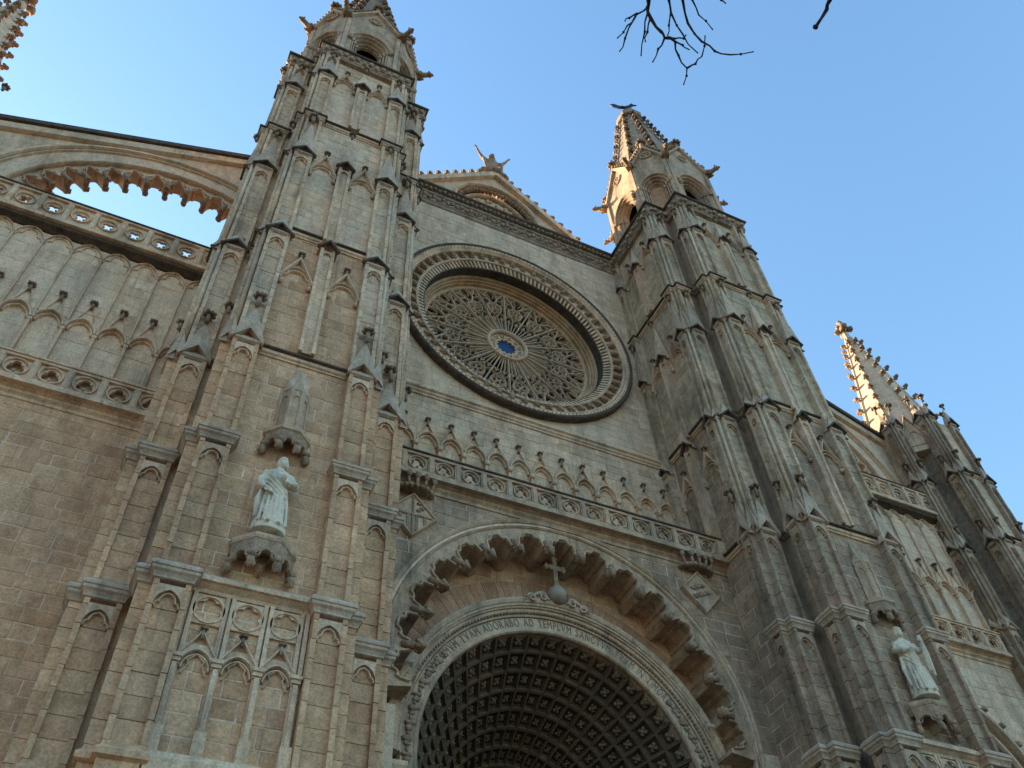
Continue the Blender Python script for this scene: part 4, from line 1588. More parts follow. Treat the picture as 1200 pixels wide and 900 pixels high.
YP = -1.84
FP = front(0, YP)
FB = front(0, YP - .28)
balustrade(NAVE, FB, -CX - .2, CX + .1, 22.05, 23.0, 3, .966, .37, 'balustrade', mat='grey_trim')
m = MB().mould([(-CX - .2, YP), (CX + .2, YP)], [(-.3, 21.45), (.04, 21.5), (.04, 21.62), (.12, 21.7), (.12, 21.78), (.24, 21.86), (.3, 21.88), (.3, 21.96), (-.3, 21.98)])
obj('ledge_moulding', m, 'grey_trim', NAVE)
m = MB().box(FW, -CX - .2, CX + .2, 21.9, 22.03, 0, -YP)
obj('gallery_floor', m, 'dark', NAVE)

# ---- portal wall with its great arch
AZ, AR = 15.3, 6.13
pw_ = MB()
arc = [(AR * math.cos(PI - PI * i / 40), AZ + AR * math.sin(PI - PI * i / 40)) for i in range(41)]
pw_.poly(FP, [(-7.2, 0), (-AR, 0)] + arc[:21] + [(0, 21.95), (-7.2, 21.95)], -1.9, -.014)
pw_.poly(FP, arc[20:] + [(AR, 0), (7.2, 0), (7.2, 21.95), (0, 21.95)], -1.9, -.014)
PO = obj('portal_wall', pw_, 'mortar', NAVE)


def keep_portal(r):
    k = clip_circle(0, AZ, AR + .12)(r)
    if r[3] < AZ:
        return min(abs(r[0]), abs(r[2])) > AR + .02
    return k


NB.wall(PO, FP, -7.0, 7.0, 9.0, 21.5, 0, 'ashlar_grey', .47, (.6, 1.15), keep=keep_portal)
m = MB()
m.revolve(FP, 0, AZ, [(6.04, -.12), (6.04, .0), (6.1, .05), (6.14, .0), (6.19, -.1), (6.24, .03), (6.32, .07), (6.38, .03), (6.38, -.12)], rad(-14), rad(194), 90)
obj('archivolt', m, 'grey_trim', PO)

# scalloped fringe: one object for each lobe
lm = MB()
F0 = FR(0, 0, 1, 0, 0, -1)
half = rad(6.6)
n = 18
inn, out = [], []
for i in range(n + 1):
    ph = -half + 2 * half * i / n
    x_ = abs(ph) / rad(5.0)
    if x_ < 1:
        r = 5.27 + .46 * math.sqrt(1 - x_ ** 2.2)
        if .42 < x_ < .66:
            r -= .09
    else:
        r = 5.24
    inn.append((r * math.cos(ph), r * math.sin(ph))); out.append((6.06 * math.cos(ph), 6.06 * math.sin(ph)))
vs = [F0.p(a, b, c) for c in (-1.3, -.03) for a, b in inn] + [F0.p(a, b, c) for c in (-1.3, -.03) for a, b in out]
k1 = n + 1
fs = []
for i in range(n):
    fs += [(k1 + i, k1 + i + 1, 3 * k1 + i + 1, 3 * k1 + i), (i, 2 * k1 + i, 2 * k1 + i + 1, i + 1), (i, i + 1, k1 + i + 1, k1 + i), (2 * k1 + i, 3 * k1 + i, 3 * k1 + i + 1, 2 * k1 + i + 1)]
fs += [(0, k1, 3 * k1, 2 * k1), (n, 2 * k1 + n, 3 * k1 + n, k1 + n)]
lm.add(vs, fs)
lm.sweep(F0, [((q[0] * 1.012), q[1] * .99) for q in inn[2:-2]], .09, -.06, .05)
LOBE = lm.mesh('scallop', 'grey_trim')
pm = MB()
pm.tube([(5.55, .05, 0), (5.3, -.05, 0), (5.12, -.08, 0)], [.11, .12, .15], 8)
pm.blob((5.06, -.1, 0), (.19, .2, .17), 3, 9, 6, .5)
for k in range(5):
    t = 2 * PI * k / 5
    pm.blob((5.14, -.1 + .13 * math.cos(t), .13 * math.sin(t)), (.1, .07, .07), k, 6, 4, .5)
pm.tube([(5.32, .1, 0), (5.32, .6, 0), (5.32, 1.2, 0)], [.07, .07, .07], 6)
PEND = pm.mesh('pendant', 'carved')
for k in range(15):
    t = rad(90 + 13.2 * (k - 7))
    o = inst('scallop', LOBE, PO, (0, YP, AZ), (0, -t, 0))
    if k < 14:
        inst('pendant', PEND, PO, (0, YP, AZ), (0, -(t + rad(6.6)), 0))
m = MB()
for s_ in (-1, 1):
    m.box(FP, min(s_ * 5.6, s_ * 6.12), max(s_ * 5.6, s_ * 6.12), 9, AZ - 1.42, -1.3, -.05)
obj('jamb', m, 'trim', PO)

# back of the recess and the inner arch
YB = -.52
FBk = front(0, YB)
IZ = 13.3
bk = MB()
arc2 = [(4.85 * math.cos(PI - PI * i / 36), IZ + 4.85 * math.sin(PI - PI * i / 36)) for i in range(37)]
bk.poly(FBk, [(-6.3, 0), (-4.85, 0)] + arc2[:19] + [(0, 21.7), (-6.3, 21.7)], -.4, -.014)
bk.poly(FBk, arc2[18:] + [(4.85, 0), (6.3, 0), (6.3, 21.7), (0, 21.7)], -.4, -.014)
BK = obj('recess_wall', bk, 'mortar', NAVE)
NB.wall(BK, FBk, -6.2, 6.2, 12.5, 21.6, 0, 'ashlar', .45, (.6, 1.1), keep=clip_circle(0, IZ, 6.68))
# red voussoirs
nv = 64
for k in range(nv):
    t0, t1 = rad(20) + rad(140) * k / nv, rad(20) + rad(140) * (k + 1) / nv
    if k == 0:
        vm = MB()
        d = (t1 - t0) / 2 * .95
        vm.poly(F0, [(5.5 * math.cos(d), -5.5 * math.sin(d)), (6.7 * math.cos(d), -6.7 * math.sin(d)), (6.7 * math.cos(d), 6.7 * math.sin(d)), (5.5 * math.cos(d), 5.5 * math.sin(d))], -.05, .02)
        VM = vm.mesh('voussoir', 'brick')
    inst('voussoir', VM, BK, (0, YB + random.uniform(-.006, .006), IZ), (0, -(t0 + t1) / 2, 0))
# inner archivolt: mouldings, inscription band
IA = MB()
prof = [(5.12, -.05), (5.12, .42), (5.16, .44), (5.2, .42), (5.26, .5), (5.36, .5), (5.36, .56), (5.48, .6), (5.52, .66), (5.62, .7), (5.68, .68), (5.68, .55), (5.62, -.05)]
IA.revolve(FBk, 0, IZ, prof, rad(-2), rad(182), 90)
ia = obj('inner_archivolt', IA, 'grey_trim', NAVE)
dm = MB()
for k in range(150):
    t = rad(22) + rad(136) * k / 149
    ct, st_ = math.cos(t), math.sin(t)
    for r, cc, s_ in ((5.42, .53, .05),):
        q = [(r * ct - s_ * .8 * st_, IZ + r * st_ + s_ * .8 * ct), (r * ct + s_ * .8 * st_, IZ + r * st_ - s_ * .8 * ct),
             ((r + .1) * ct + s_ * .8 * st_, IZ + (r + .1) * st_ - s_ * .8 * ct), ((r + .1) * ct - s_ * .8 * st_, IZ + (r + .1) * st_ + s_ * .8 * ct)]
        dm.poly(FBk, q, .5, .62)
obj('dentils', dm, 'cap', ia, kind='stuff')
em = MB()
for k in range(110):
    t = rad(15) + rad(150) * k / 109
    em.blob(FBk.p(5.24 * math.cos(t), IZ + 5.24 * math.sin(t), .47), (.06, .05, .06), k, 6, 4, .3)
obj('bead_moulding', em, 'carved', ia, kind='stuff')
ib = MB().revolve(FBk, 0, IZ, [(4.60, -.3), (4.60, .33), (4.64, .38), (4.72, .38), (4.74, .36), (5.1, .365), (5.14, .2), (5.14, -.3)], rad(-25), rad(205), 100)
IB = obj('inscription_band', ib, 'grey_trim', ia)
# candelabra relief lower down on the band
cm = MB()
for s_ in (0, 1):
    for k in range(26):
        t = rad(-6 + k * 1.75)
        t = t if s_ == 0 else PI - t
        cm.blob(FBk.p(4.92 * math.cos(t), IZ + 4.92 * math.sin(t), .385), (.05 + .06 * (k % 3), .05, .07 + .03 * (k % 2)), k, 6, 4, .5)
obj('candelabra_relief', cm, 'carved', IB)
# lettering
TEXT = 'IN DOMVM TVAM ADORABO AD TEMPLVM SANCTVM TVVM IN TIMORE TVO'
fc = bpy.data.curves.new('letters', 'FONT')
fc.size = .40
fc.extrude = .006
adv = {}
tmp = bpy.data.objects.new('letters', fc)
COL.objects.link(tmp)
LET = {}
for ch in sorted(set(TEXT.replace(' ', ''))):
    fc.body = ch
    bpy.context.view_layer.update()
    dg = bpy.context.evaluated_depsgraph_get()
    me = bpy.data.meshes.new_from_object(tmp.evaluated_get(dg))
    xs_ = [v.co.x for v in me.vertices]
    wch = max(xs_) - min(xs_)
    x0 = min(xs_)
    for v in me.vertices:
        x, y, z = v.co.x - x0 - wch / 2, v.co.y, v.co.z
        v.co = (x, -z, y)
    me.materials.clear(); me.materials.append(MAT['letter'])
    LET[ch] = (me, wch)
bpy.data.objects.remove(tmp)
tot = sum((LET[c][1] + .075) if c != ' ' else .2 for c in TEXT)
arcl = rad(122) * 4.8
sc_ = arcl / tot
s0 = 0
for c in TEXT:
    if c == ' ':
        s0 += .2; continue
    me, wch = LET[c]
    mid = (s0 + wch / 2) * sc_
    t = rad(151) - mid / 4.8
    r = 4.80
    inst('letter', me, IB, (r * math.cos(t), YB - .372, IZ + r * math.sin(t)), (0, PI / 2 - t, 0), (min(sc_, 1.1), 1, 1))
    s0 += wch + .075

# springing cornices on both sides
for s_ in (-1, 1):
    m = MB()
    x0, x1 = sorted((s_ * 4.95, s_ * 6.3))
    y0 = YB
    m.mould([(x0, y0), (x1, y0)], [(-.1, 14.95), (.3, 15.0), (.3, 15.15), (.42, 15.2), (.42, 15.3), (.5, 15.36), (.5, 15.44), (.62, 15.5), (.72, 15.58), (.72, 15.68), (.6, 15.74), (-.1, 15.78)])
    m.mould([(x0, y0), (x1, y0)], [(-.1, 12.2), (.4, 12.25), (.4, 12.45), (.55, 12.55), (.62, 12.66), (.62, 12.78), (.5, 12.84), (-.1, 12.86)])
    e_ = obj('springing_cornice', m, 'trim', NAVE)
    m = MB()
    for k in range(7):
        m.blob((s_ * (5.05 + k * .17), y0 - .34, 14.72 + .05 * (k % 2)), (.1, .08, .12), k, 6, 4, .6)
    m.tube([(s_ * 5.75, y0 - .3, 12.86), (s_ * 5.75, y0 - .3, 13.1), (s_ * 5.75, y0 - .3, 14.2), (s_ * 5.75, y0 - .3, 14.5)], [.17, .11, .10, .15], 10)
    obj('candelabra_column', m, 'statue', e_)

# coffered splay inside its casing
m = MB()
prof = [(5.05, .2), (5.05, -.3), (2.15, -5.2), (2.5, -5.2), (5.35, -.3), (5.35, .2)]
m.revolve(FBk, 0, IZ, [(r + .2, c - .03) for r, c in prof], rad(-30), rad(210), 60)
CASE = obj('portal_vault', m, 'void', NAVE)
NR, NC = 9, 27
span = rad(208)
for i in range(NR):
    ya, yb = YB - .28 + .55 * i, YB - .28 + .55 * (i + 1)
    ra, rb = 4.62 - .355 * i, 4.62 - .355 * (i + 1)
    dth = span / NC / 2
    mb = MB(); ms = MB()

    def P(u, v, dp):
        # u across (-1..1), v inwards (0..1), dp sunk outwards
        r = ra + (rb - ra) * v + dp * .83
        y = ya + (yb - ya) * v + dp * .56
        t = u * dth
        return (r * math.cos(t), y, r * math.sin(t))
    lv_ = [(1.0, 0, 1, 0.0), (.86, .07, .93, .0), (.80, .10, .90, .09), (.66, .17, .83, .09), (.60, .2, .8, .17)]
    vs = []
    for uu, v0, v1, dp in lv_:
        vs += [P(-uu, v0, dp), P(uu, v0, dp), P(uu, v1, dp), P(-uu, v1, dp)]
    fs = []
    for k in range(len(lv_) - 1):
        for j in range(4):
            l = (j + 1) % 4
            fs.append((4 * k + j, 4 * k + l, 4 * k + 4 + l, 4 * k + 4 + j))
    fs.append((16, 17, 18, 19))
    mb.add(vs, fs)
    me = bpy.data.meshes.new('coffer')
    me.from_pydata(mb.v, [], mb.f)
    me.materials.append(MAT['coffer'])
    ro = MB()
    for k in range(4):
        a = k * PI / 2 + PI / 4
        c_ = P(.3 * math.cos(a), .5 + .15 * math.sin(a), .12)
        ro.blob(c_, .075 * rb / 3.5, k + i, 6, 4, .3)
    ro.blob(P(0, .5, .1), .075 * rb / 3.5, 9, 6, 4, .2)
    rm = ro.mesh('rosette', 'rosette')
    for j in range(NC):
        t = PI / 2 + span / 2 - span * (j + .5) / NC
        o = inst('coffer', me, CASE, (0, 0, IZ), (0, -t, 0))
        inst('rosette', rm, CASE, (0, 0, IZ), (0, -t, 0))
m = MB()
m.revolve(front(0, YB - .28 + .55 * NR), 0, IZ, [(.02, -.2), (2.6, -.2), (2.6, -.05), (.02, -.05)], rad(-20), rad(200), 40)
m.box(front(0, YB - .28 + .55 * NR), -2.6, 2.6, 0, IZ, -.25, -.06)
obj('tympanum', m, 'brick', PO)
# cross on an orb, with scrolls
OR = obj('orb', MB().blob((-.05, -1.2, 19.2), .34, 1, 20, 12, .0), 'orb', NAVE)
m = MB()
Fc = front(-.05, -1.2)
m.poly(Fc, [(-.07, 19.5), (.07, 19.5), (.075, 20.2), (.25, 20.22), (.33, 20.15), (.41, 20.3), (.33, 20.45), (.25, 20.38), (.075, 20.4), (.07, 20.62), (.13, 20.72), (0, 20.82), (-.13, 20.72),
            (-.07, 20.62), (-.075, 20.4), (-.25, 20.38), (-.33, 20.45), (-.41, 20.3), (-.33, 20.15), (-.25, 20.22), (-.075, 20.2)], -.08, .08)
m.revolve(Fc, 0, 19.52, [(.02, -.1), (.13, -.1), (.13, .1), (.02, .1)], n=10)
obj('cross', m, 'carved', OR)
m = MB()
for s_ in (-1, 1):
    for (dx, dz, r0) in ((.55, .0, .2), (.95, -.14, .17)):
        pts, rs = [], []
        for k in range(22):
            t = k * .42
            rr = r0 * (1 - k / 26)
            pts.append((-.05 + s_ * (dx + rr * math.cos(t)), -1.22 - .003 * k, 19.0 + dz + rr * math.sin(t))); rs.append(.05 * (1 - k / 40))
        m.tube(pts, rs, 6)
    m.tube([(-.05 + s_ * .3, -1.2, 18.95), (-.05 + s_ * .7, -1.22, 19.12), (-.05 + s_ * 1.15, -1.2, 18.78)], [.07, .06, .04], 6)
obj('scroll', m, 'cap', OR)

# crowned shields on the portal wall
for s_ in (-1, 1):
    x = s_ * 5.45
    Fs = front(x, YP)
    m = MB()
    m.poly(Fs, [(0, 19.55), (.74, 20.36), (0, 21.15), (-.74, 20.36)], -.02, .1)
    m.sweep(Fs, [(0, 19.5), (.78, 20.36), (0, 21.2), (-.78, 20.36)], .09, -.02, .16, closed=True)
    sh = obj('shield', m, 'grey_trim', NAVE)
    m = MB()
    if s_ < 0:
        for k in (-.42, -.14, .14, .42):
            hh = .78 * (1 - abs(k) / .74)
            m.box(Fs, k - .05, k + .05, 20.36 - hh, 20.3, .08, .13)
        m.box(Fs, -.7, .7, 20.31, 20.37, .08, .14); m.box(Fs, -.03, .03, 19.6, 21.1, .08, .145)
        for k in range(5):
            m.blob((x + .2 + .1 * (k % 3), YP - .12, 20.55 + .1 * k), (.09, .04, .07), k, 6, 4, .5)
    else:
        for k in range(14):
            m.blob((x - .35 + .09 * (k % 8), YP - .11, 20.1 + .09 * (k // 2)), (.1, .04, .09), k, 6, 4, .6)
    obj('shield_charge', m, 'carved', sh)
    m = MB()
    for k in range(11):
        t = PI * (k / 10)
        m.blob((x - .62 * math.cos(t), YP - .1 - .3 * math.sin(t), 21.32), (.12, .1, .09), k, 6, 4, .3)
    for k in range(5):
        a = -.55 + k * .275
        yy = YP - .1 - .3 * math.sqrt(max(0, 1 - (a / .65) ** 2))
        m.tube([(x + a, yy, 21.35), (x + a * 1.12, yy - .05, 21.62)], [.07, .05], 6)
        m.blob((x + a * 1.15, yy - .06, 21.75), (.12, .09, .14), k + 20, 7, 5, .5)
    m.blob((x, YP - .05, 21.45), (.55, .25, .2), 7, 10, 6, .1)
    obj('crown', m, 'carved', sh)
NB.build()


# ------------------------------------------------------------------ aisle walls on both sides
def aisle(side):
    lab = ('smooth ashlar aisle wall with blind arcade and pierced parapet under the flying arch' if side < 0 else
           'pale aisle wall with tall blind panels squeezed between tower and outer buttress')
    root = thing('aisle_wall', lab, 'wall', (side * 19.0, 0, 0))
    F = FR(0, 0, side, 0, 0, -1)
    a0, a1 = 12.6, 24.6
    bl = Blocks(300)
    mat = 'ashlar' if side < 0 else 'ashlar_pale'
    wall = MB().box(F, a0, a1, 0, 31.0, -.8, -.012)
    part = obj('wall', wall, 'mortar', root)

    def keep(r):
        return True
    bl.wall(part, F, a0, a1, 8.6 if side < 0 else 14.0, 23.0, 0, mat, .47, (.55, 1.05))
    bl.wall(part, F, a0, a1, 23.0, 31.0, 0, 'ashlar_pale', .55, (.9, 1.5), joint=.008)
    bl.build()
    sp = 1.02
    # blind arches with gables and tall panels above
    F0 = FR(0, 0, 1, 0, 0, -1)
    mb = MB()
    zs = 26.15
    mb.sweep(F0, apath(-sp / 2 + .05, sp / 2 - .05, zs, .72, 8), .1, -.01, .2)
    mb.sweep(F0, apath(-sp / 2 + .13, sp / 2 - .13, zs - .02, .72, 8), .07, -.01, .11)
    mb.sweep(F0, [(-sp / 2 + .14, zs + .36), (0, zs + 1.62), (sp / 2 - .14, zs + .36)], .045, -.01, .06)
    mb.box(F0, -sp / 2 - .05, -sp / 2 + .05, 24.0, zs - .15, -.01, .17)
    mb.box(F0, -sp / 2 - .075, -sp / 2 + .075, zs - .17, zs - .04, -.01, .19)
    mb.box(F0, -sp / 2 - .03, -sp / 2 + .03, zs - .04, 30.45, -.01, .09)
    mb.sweep(F0, apath(-sp / 2 + .02, sp / 2 - .02, 30.4, .72, 8), .05, -.01, .09)
    mb.sweep(F0, cusped(-sp / 2 + .06, sp / 2 - .06, 30.3, .72, 7, .13), .04, -.01, .06)
    me = mb.mesh('blind_arch', 'trim')
    for k in range(-1, 11):
        a = 13.94 + sp * k
        if a > a1 - .3:
            continue
        q = F.p(a, 0, 0)
        o = inst('blind_arch', me, part, q)
        inst('finial', FINIAL['dark'], o, (q[0], -.1, zs + 1.35), scale=(.95, .95, .9))
    # lower parapet
    FL = FR(0, -.3, side, 0, 0, -1)
    balustrade(root, FL, a0, a1, 23.08, 24.15, 3, sp, 14.0, 'lower_balustrade', railmat='trim')
    xs = sorted((side * a0, side * a1))
    m = MB().mould([(xs[0], 0), (xs[1], 0)], [(-.1, 22.45), (.05, 22.5), (.05, 22.62), (.14, 22.7), (.14, 22.78), (.24, 22.85), (.38, 22.87), (.38, 22.9), (-.1, 22.92)])
    obj('parapet_ledge', m, 'trim', part)
    # upper cornice and open parapet
    m = MB().mould([(xs[0], 0), (xs[1], 0)], [(-.8, 31.02), (.05, 31.04), (.16, 31.1), (.3, 31.14), (.34, 31.16), (.34, 31.28), (.25, 31.33), (-.8, 31.34)])
    obj('cornice', m, 'dark', root)
    FU = FR(0, -.38, side, 0, 0, -1)
    balustrade(root, FU, a0, a1, 31.52, 32.9, 4, .99, 13.88, 'upper_balustrade', railmat='dark')
    # pointed door arch with crockets low on the wall
    if side > 0:
        P = apath(16.4, 21.6, 16.0, .85, 12)
        m = MB()
        m.sweep(F, [(16.4, 9)] + P + [(21.6, 9)], .3, -.02, .4)
        m.sweep(F, [(16.8, 9)] + apath(16.8, 21.2, 15.9, .85, 12) + [(21.2, 9)], .25, -.02, .22)
        da = obj('door_arch', m, 'trim', root)
        m = MB().poly(F, [(16.9, 9)] + apath(16.9, 21.1, 15.9, .85, 12) + [(21.1, 9)], .01, .05)
        obj('dark_door_panel', m, 'dark', da)  # flat dark panel, the shade of a deep doorway put into its colour
        for i in range(3, len(P) - 3, 2):
            if i == len(P) // 2:
                continue
            t = 0 if i > len(P) // 2 else PI
            inst('crocket', CROCKET['carved'], da, F.p(P[i][0], P[i][1] + .12, .25), (0, -rad(35), t), (1.5, 1.3, 1.3))
        inst('finial', FINIAL['dark'], da, F.p(19.0, 20.1, .25), scale=(2.6, 2.2, 3.2))


aisle(-1)
aisle(1)


# ------------------------------------------------------------------ flying arches over the aisles
def flying_arch(side):
    lab = ('sloping flying arch with a hanging scalloped fringe, sky showing through it' if side < 0 else
           'sloping arch screen half hidden between the spired tower and the outer buttress')
    root = thing('flying_arch', lab, 'arch', (side * 18.5, .6, 31))
    F = FR(0, .6, side, 0, 0, -1)
    ca, cz = 16.0, 32.36
    top = lambda a: 42.8 - (a - 13.6) * .447
    mb = MB()
    n = 30
    t0, t1 = rad(118), rad(-3)
    vs, fs = [], []
    for c in (-.75, 0):
        for i in range(n + 1):
            t = t0 + (t1 - t0) * i / n
            a, z = ca + 6.5 * math.cos(t), cz + 6.5 * math.sin(t)
            vs.append(F.p(a, z, c))
        for i in range(n + 1):
            t = t0 + (t1 - t0) * i / n
            # radially out to the sloping top or the outer end
            d = (math.cos(t), math.sin(t))
            k = 6.5
            while k < 14 and cz + k * d[1] < top(ca + k * d[0]) and ca + k * d[0] < 24.4:
                k += .02
            vs.append(F.p(ca + k * d[0], cz + k * d[1], c))
    m_ = n + 1
    for i in range(n):
        fs += [(i, i + 1, m_ + i + 1, m_ + i), (2 * m_ + i, 3 * m_ + i, 3 * m_ + i + 1, 2 * m_ + i + 1), (i, 2 * m_ + i, 2 * m_ + i + 1, i + 1), (m_ + i, m_ + i + 1, 3 * m_ + i + 1, 3 * m_ + i)]
    fs += [(0, m_, 3 * m_, 2 * m_), (n, 2 * m_ + n, 3 * m_ + n, m_ + n)]
    mb.add(vs, fs)
    body = obj('arch_wall', mb, 'ashlar_pale', root)
    m = MB()
    arcp = lambda r: [(ca + r * math.cos(t0 + (t1 - t0) * i / 40), cz + r * math.sin(t0 + (t1 - t0) * i / 40)) for i in range(41)]
    m.sweep(F, arcp(7.62), .2, -.05, .2)
    m.sweep(F, arcp(7.42), .1, -.05, .1)
    m.sweep(F, arcp(6.56), .16, -.05, .14)
    m.sweep(F, [(13.2, top(13.2) - .45), (24.4, top(24.4) - .45)], .5, -.05, .22, cham=.15)
    obj('arch_moulding', m, 'trim', body)
    m = MB()
    m.sweep(F, [(13.2, top(13.2) - .02), (24.4, top(24.4) - .02)], .34, -.85, .34, cham=.2)
    for k in range(11):
        a = 13.8 + k * 1.0
        q = F.p(a, top(a) + .2, .1)
        m.blob(q, (.14, .12, .16), k, 6, 4, .5)
    obj('coping', m, 'dark', body)
    # fringe lobes
    lm = MB()
    half = rad(4.3)
    nn = 14
    inn, out = [], []
    for i in range(nn + 1):
        ph = -half + 2 * half * i / nn
        x_ = abs(ph) / rad(3.6)
        r = 5.72 + .58 * math.sqrt(1 - x_ ** 2.2) if x_ < 1 else 5.66
        if .42 < x_ < .66:
            r -= .11
        inn.append((r * math.cos(ph), r * math.sin(ph))); out.append((6.52 * math.cos(ph), 6.52 * math.sin(ph)))
    k1 = nn + 1
    vs = [F0.p(a, b, c) for c in (-.7, -.1) for a, b in inn] + [F0.p(a, b, c) for c in (-.7, -.1) for a, b in out]
    fs = []
    for i in range(nn):
        fs += [(k1 + i, k1 + i + 1, 3 * k1 + i + 1, 3 * k1 + i), (i, 2 * k1 + i, 2 * k1 + i + 1, i + 1), (i, i + 1, k1 + i + 1, k1 + i), (2 * k1 + i, 3 * k1 + i, 3 * k1 + i + 1, 2 * k1 + i + 1)]
    fs += [(0, k1, 3 * k1, 2 * k1), (nn, 2 * k1 + nn, 3 * k1 + nn, k1 + nn)]
    lm.add(vs, fs)
    lm.sweep(F0, [(q[0] * 1.008, q[1] * .98) for q in inn[2:-2]], .07, -.1, .0)
    lm.sweep(F0, [(inn[0][0] + .05, inn[0][1]), (6.45, 0), (inn[-1][0] + .05, inn[-1][1])], .05, -.12, -.03)
    LB = lm.mesh('scallop', 'trim')
    pm = MB()
    pm.tube([(5.9, -.02, 0), (5.62, -.02, 0), (5.45, 0, 0)], [.09, .1, .11], 7)
    pm.blob((5.40, .02, 0), (.14, .2, .13), 3, 8, 5, .5)
    pm.tube([(5.55, .05, 0), (5.5, .35, 0), (5.55, .68, 0)], [.11, .12, .1], 7)
    pm.blob((5.42, .5, 0), (.13, .16, .13), 5, 8, 5, .5)
    PD = pm.mesh('pendant', 'carved')
    k = 0
    while True:
        t = rad(111.5 - 8.6 * k)
        if t < rad(2):
            break
        tt = t if side > 0 else PI - t
        inst('scallop', LB, body, (side * ca, .6, cz), (0, -tt, 0))
        t2 = t - rad(4.3)
        tt = t2 if side > 0 else PI - t2
        inst('pendant', PD, body, (side * ca, .6, cz), (0, -tt, 0))
        k += 1


flying_arch(-1)
flying_arch(1)


# ------------------------------------------------------------------ statues
def loft(mb, rings, n=44):
    """rings: (z, cx, cy, rx, ry, fold depth, folds, phase)"""
    vs, fs = [], []
    for z, cx, cy, rx, ry, fd, nf, ph in rings:
        for i in range(n):
            t = 2 * PI * i / n
            k = 1 + fd * (math.sin(nf * t + ph) * .6 + math.sin((nf * 1.7) * t + ph * 2.1) * .4)
            vs.append((cx + rx * k * math.cos(t), cy + ry * k * math.sin(t), z))
    m = len(rings)
    fs = [tuple(range(n))[::-1], tuple((m - 1) * n + k for k in range(n))]
    for i in range(m - 1):
        for k in range(n):
            l = (k + 1) % n
            fs.append((i * n + k, i * n + l, (i + 1) * n + l, (i + 1) * n + k))
    mb.add(vs, fs)


def hand(mb, p, d, side_, s=1.0):
    """palm with five bent fingers, pointing along d"""
    d = Vector(d).normalized()
    w = d.cross(Vector((0, -1, 0.2))).normalized()
    nrm = w.cross(d).normalized()
    p = Vector(p)
    mb.blob(tuple(p + d * .05 * s), (.055 * s, .045 * s, .06 * s), 1, 8, 6, .05)
    for k in range(4):
        o = w * (k - 1.5) * .026 * s
        l = (.085, .1, .095, .075)[k] * s
        a = p + d * .08 * s + o
        b = a + d * l * .55 - nrm * .015 * s
        c = b + d * l * .45 - nrm * .035 * s
        mb.tube([tuple(a), tuple(b), tuple(c)], [.016 * s, .014 * s, .011 * s], 6)
    a = p + d * .02 * s + w * .05 * s * side_
    mb.tube([tuple(a), tuple(a + d * .05 * s + w * .03 * s * side_ - nrm * .02), tuple(a + d * .09 * s + w * .025 * s * side_ - nrm * .03)], [.017 * s, .015 * s, .012 * s], 6)


def head(mb, c, tilt=0.0, beard=True, s=1.0, long_hair=True):
    cx, cy, cz = c
    mb.blob((cx, cy, cz), (.118 * s, .135 * s, .165 * s), 1, 16, 12, .02)
    mb.blob((cx, cy + .03 * s, cz + .035 * s), (.137 * s, .14 * s, .15 * s), 5, 14, 10, .12)           # hair
    if long_hair:
        for sd_ in (-1, 1):
            mb.blob((cx + sd_ * .115 * s, cy + .02 * s, cz - .09 * s), (.05 * s, .08 * s, .13 * s), 7 + sd_, 9, 7, .25)
    mb.tube([(cx, cy - .125 * s, cz + .035 * s), (cx, cy - .152 * s, cz - .005 * s), (cx, cy - .158 * s, cz - .03 * s)], [.014 * s, .019 * s, .022 * s], 6)   # nose
    for sd_ in (-1, 1):
        mb.blob((cx + sd_ * .045 * s, cy - .118 * s, cz + .05 * s), (.038 * s, .024 * s, .013 * s), 1, 8, 5, .0)   # brow
        mb.blob((cx + sd_ * .045 * s, cy - .113 * s, cz + .018 * s), (.022 * s, .016 * s, .013 * s), 1, 8, 5, .0)  # eye
        mb.blob((cx + sd_ * .06 * s, cy - .09 * s, cz - .03 * s), (.035 * s, .035 * s, .03 * s), 1, 8, 5, .0)      # cheek
        mb.blob((cx + sd_ * .122 * s, cy + .0, cz + .0), (.018 * s, .03 * s, .04 * s), 1, 7, 5, .0)                # ear
    mb.blob((cx, cy - .125 * s, cz - .065 * s), (.04 * s, .018 * s, .012 * s), 1, 8, 5, 0)                         # mouth
    if beard:
        mb.blob((cx, cy - .085 * s, cz - .13 * s), (.09 * s, .075 * s, .11 * s), 6, 12, 9, .25)
    else:
        mb.blob((cx, cy - .095 * s, cz - .115 * s), (.05 * s, .04 * s, .04 * s), 1, 8, 6, 0)


def fuse(mb, name, mat, voxel):
    """melt the pieces of a figure into one continuous surface"""
    me = mb.mesh(name, mat)
    o = bpy.data.objects.new('temporary', me)
    COL.objects.link(o)
    md = o.modifiers.new('remesh', 'REMESH')
    md.mode = 'VOXEL'; md.voxel_size = voxel; md.use_smooth_shade = True
    sm = o.modifiers.new('smooth', 'SMOOTH'); sm.factor = .4; sm.iterations = 2
    dg = bpy.context.evaluated_depsgraph_get()
    out = bpy.data.meshes.new_from_object(o.evaluated_get(dg))
    out.name = name
    out.materials.clear(); out.materials.append(MAT[mat])
    out.polygons.foreach_set('use_smooth', [True] * len(out.polygons))
    bpy.data.objects.remove(o)
    return out


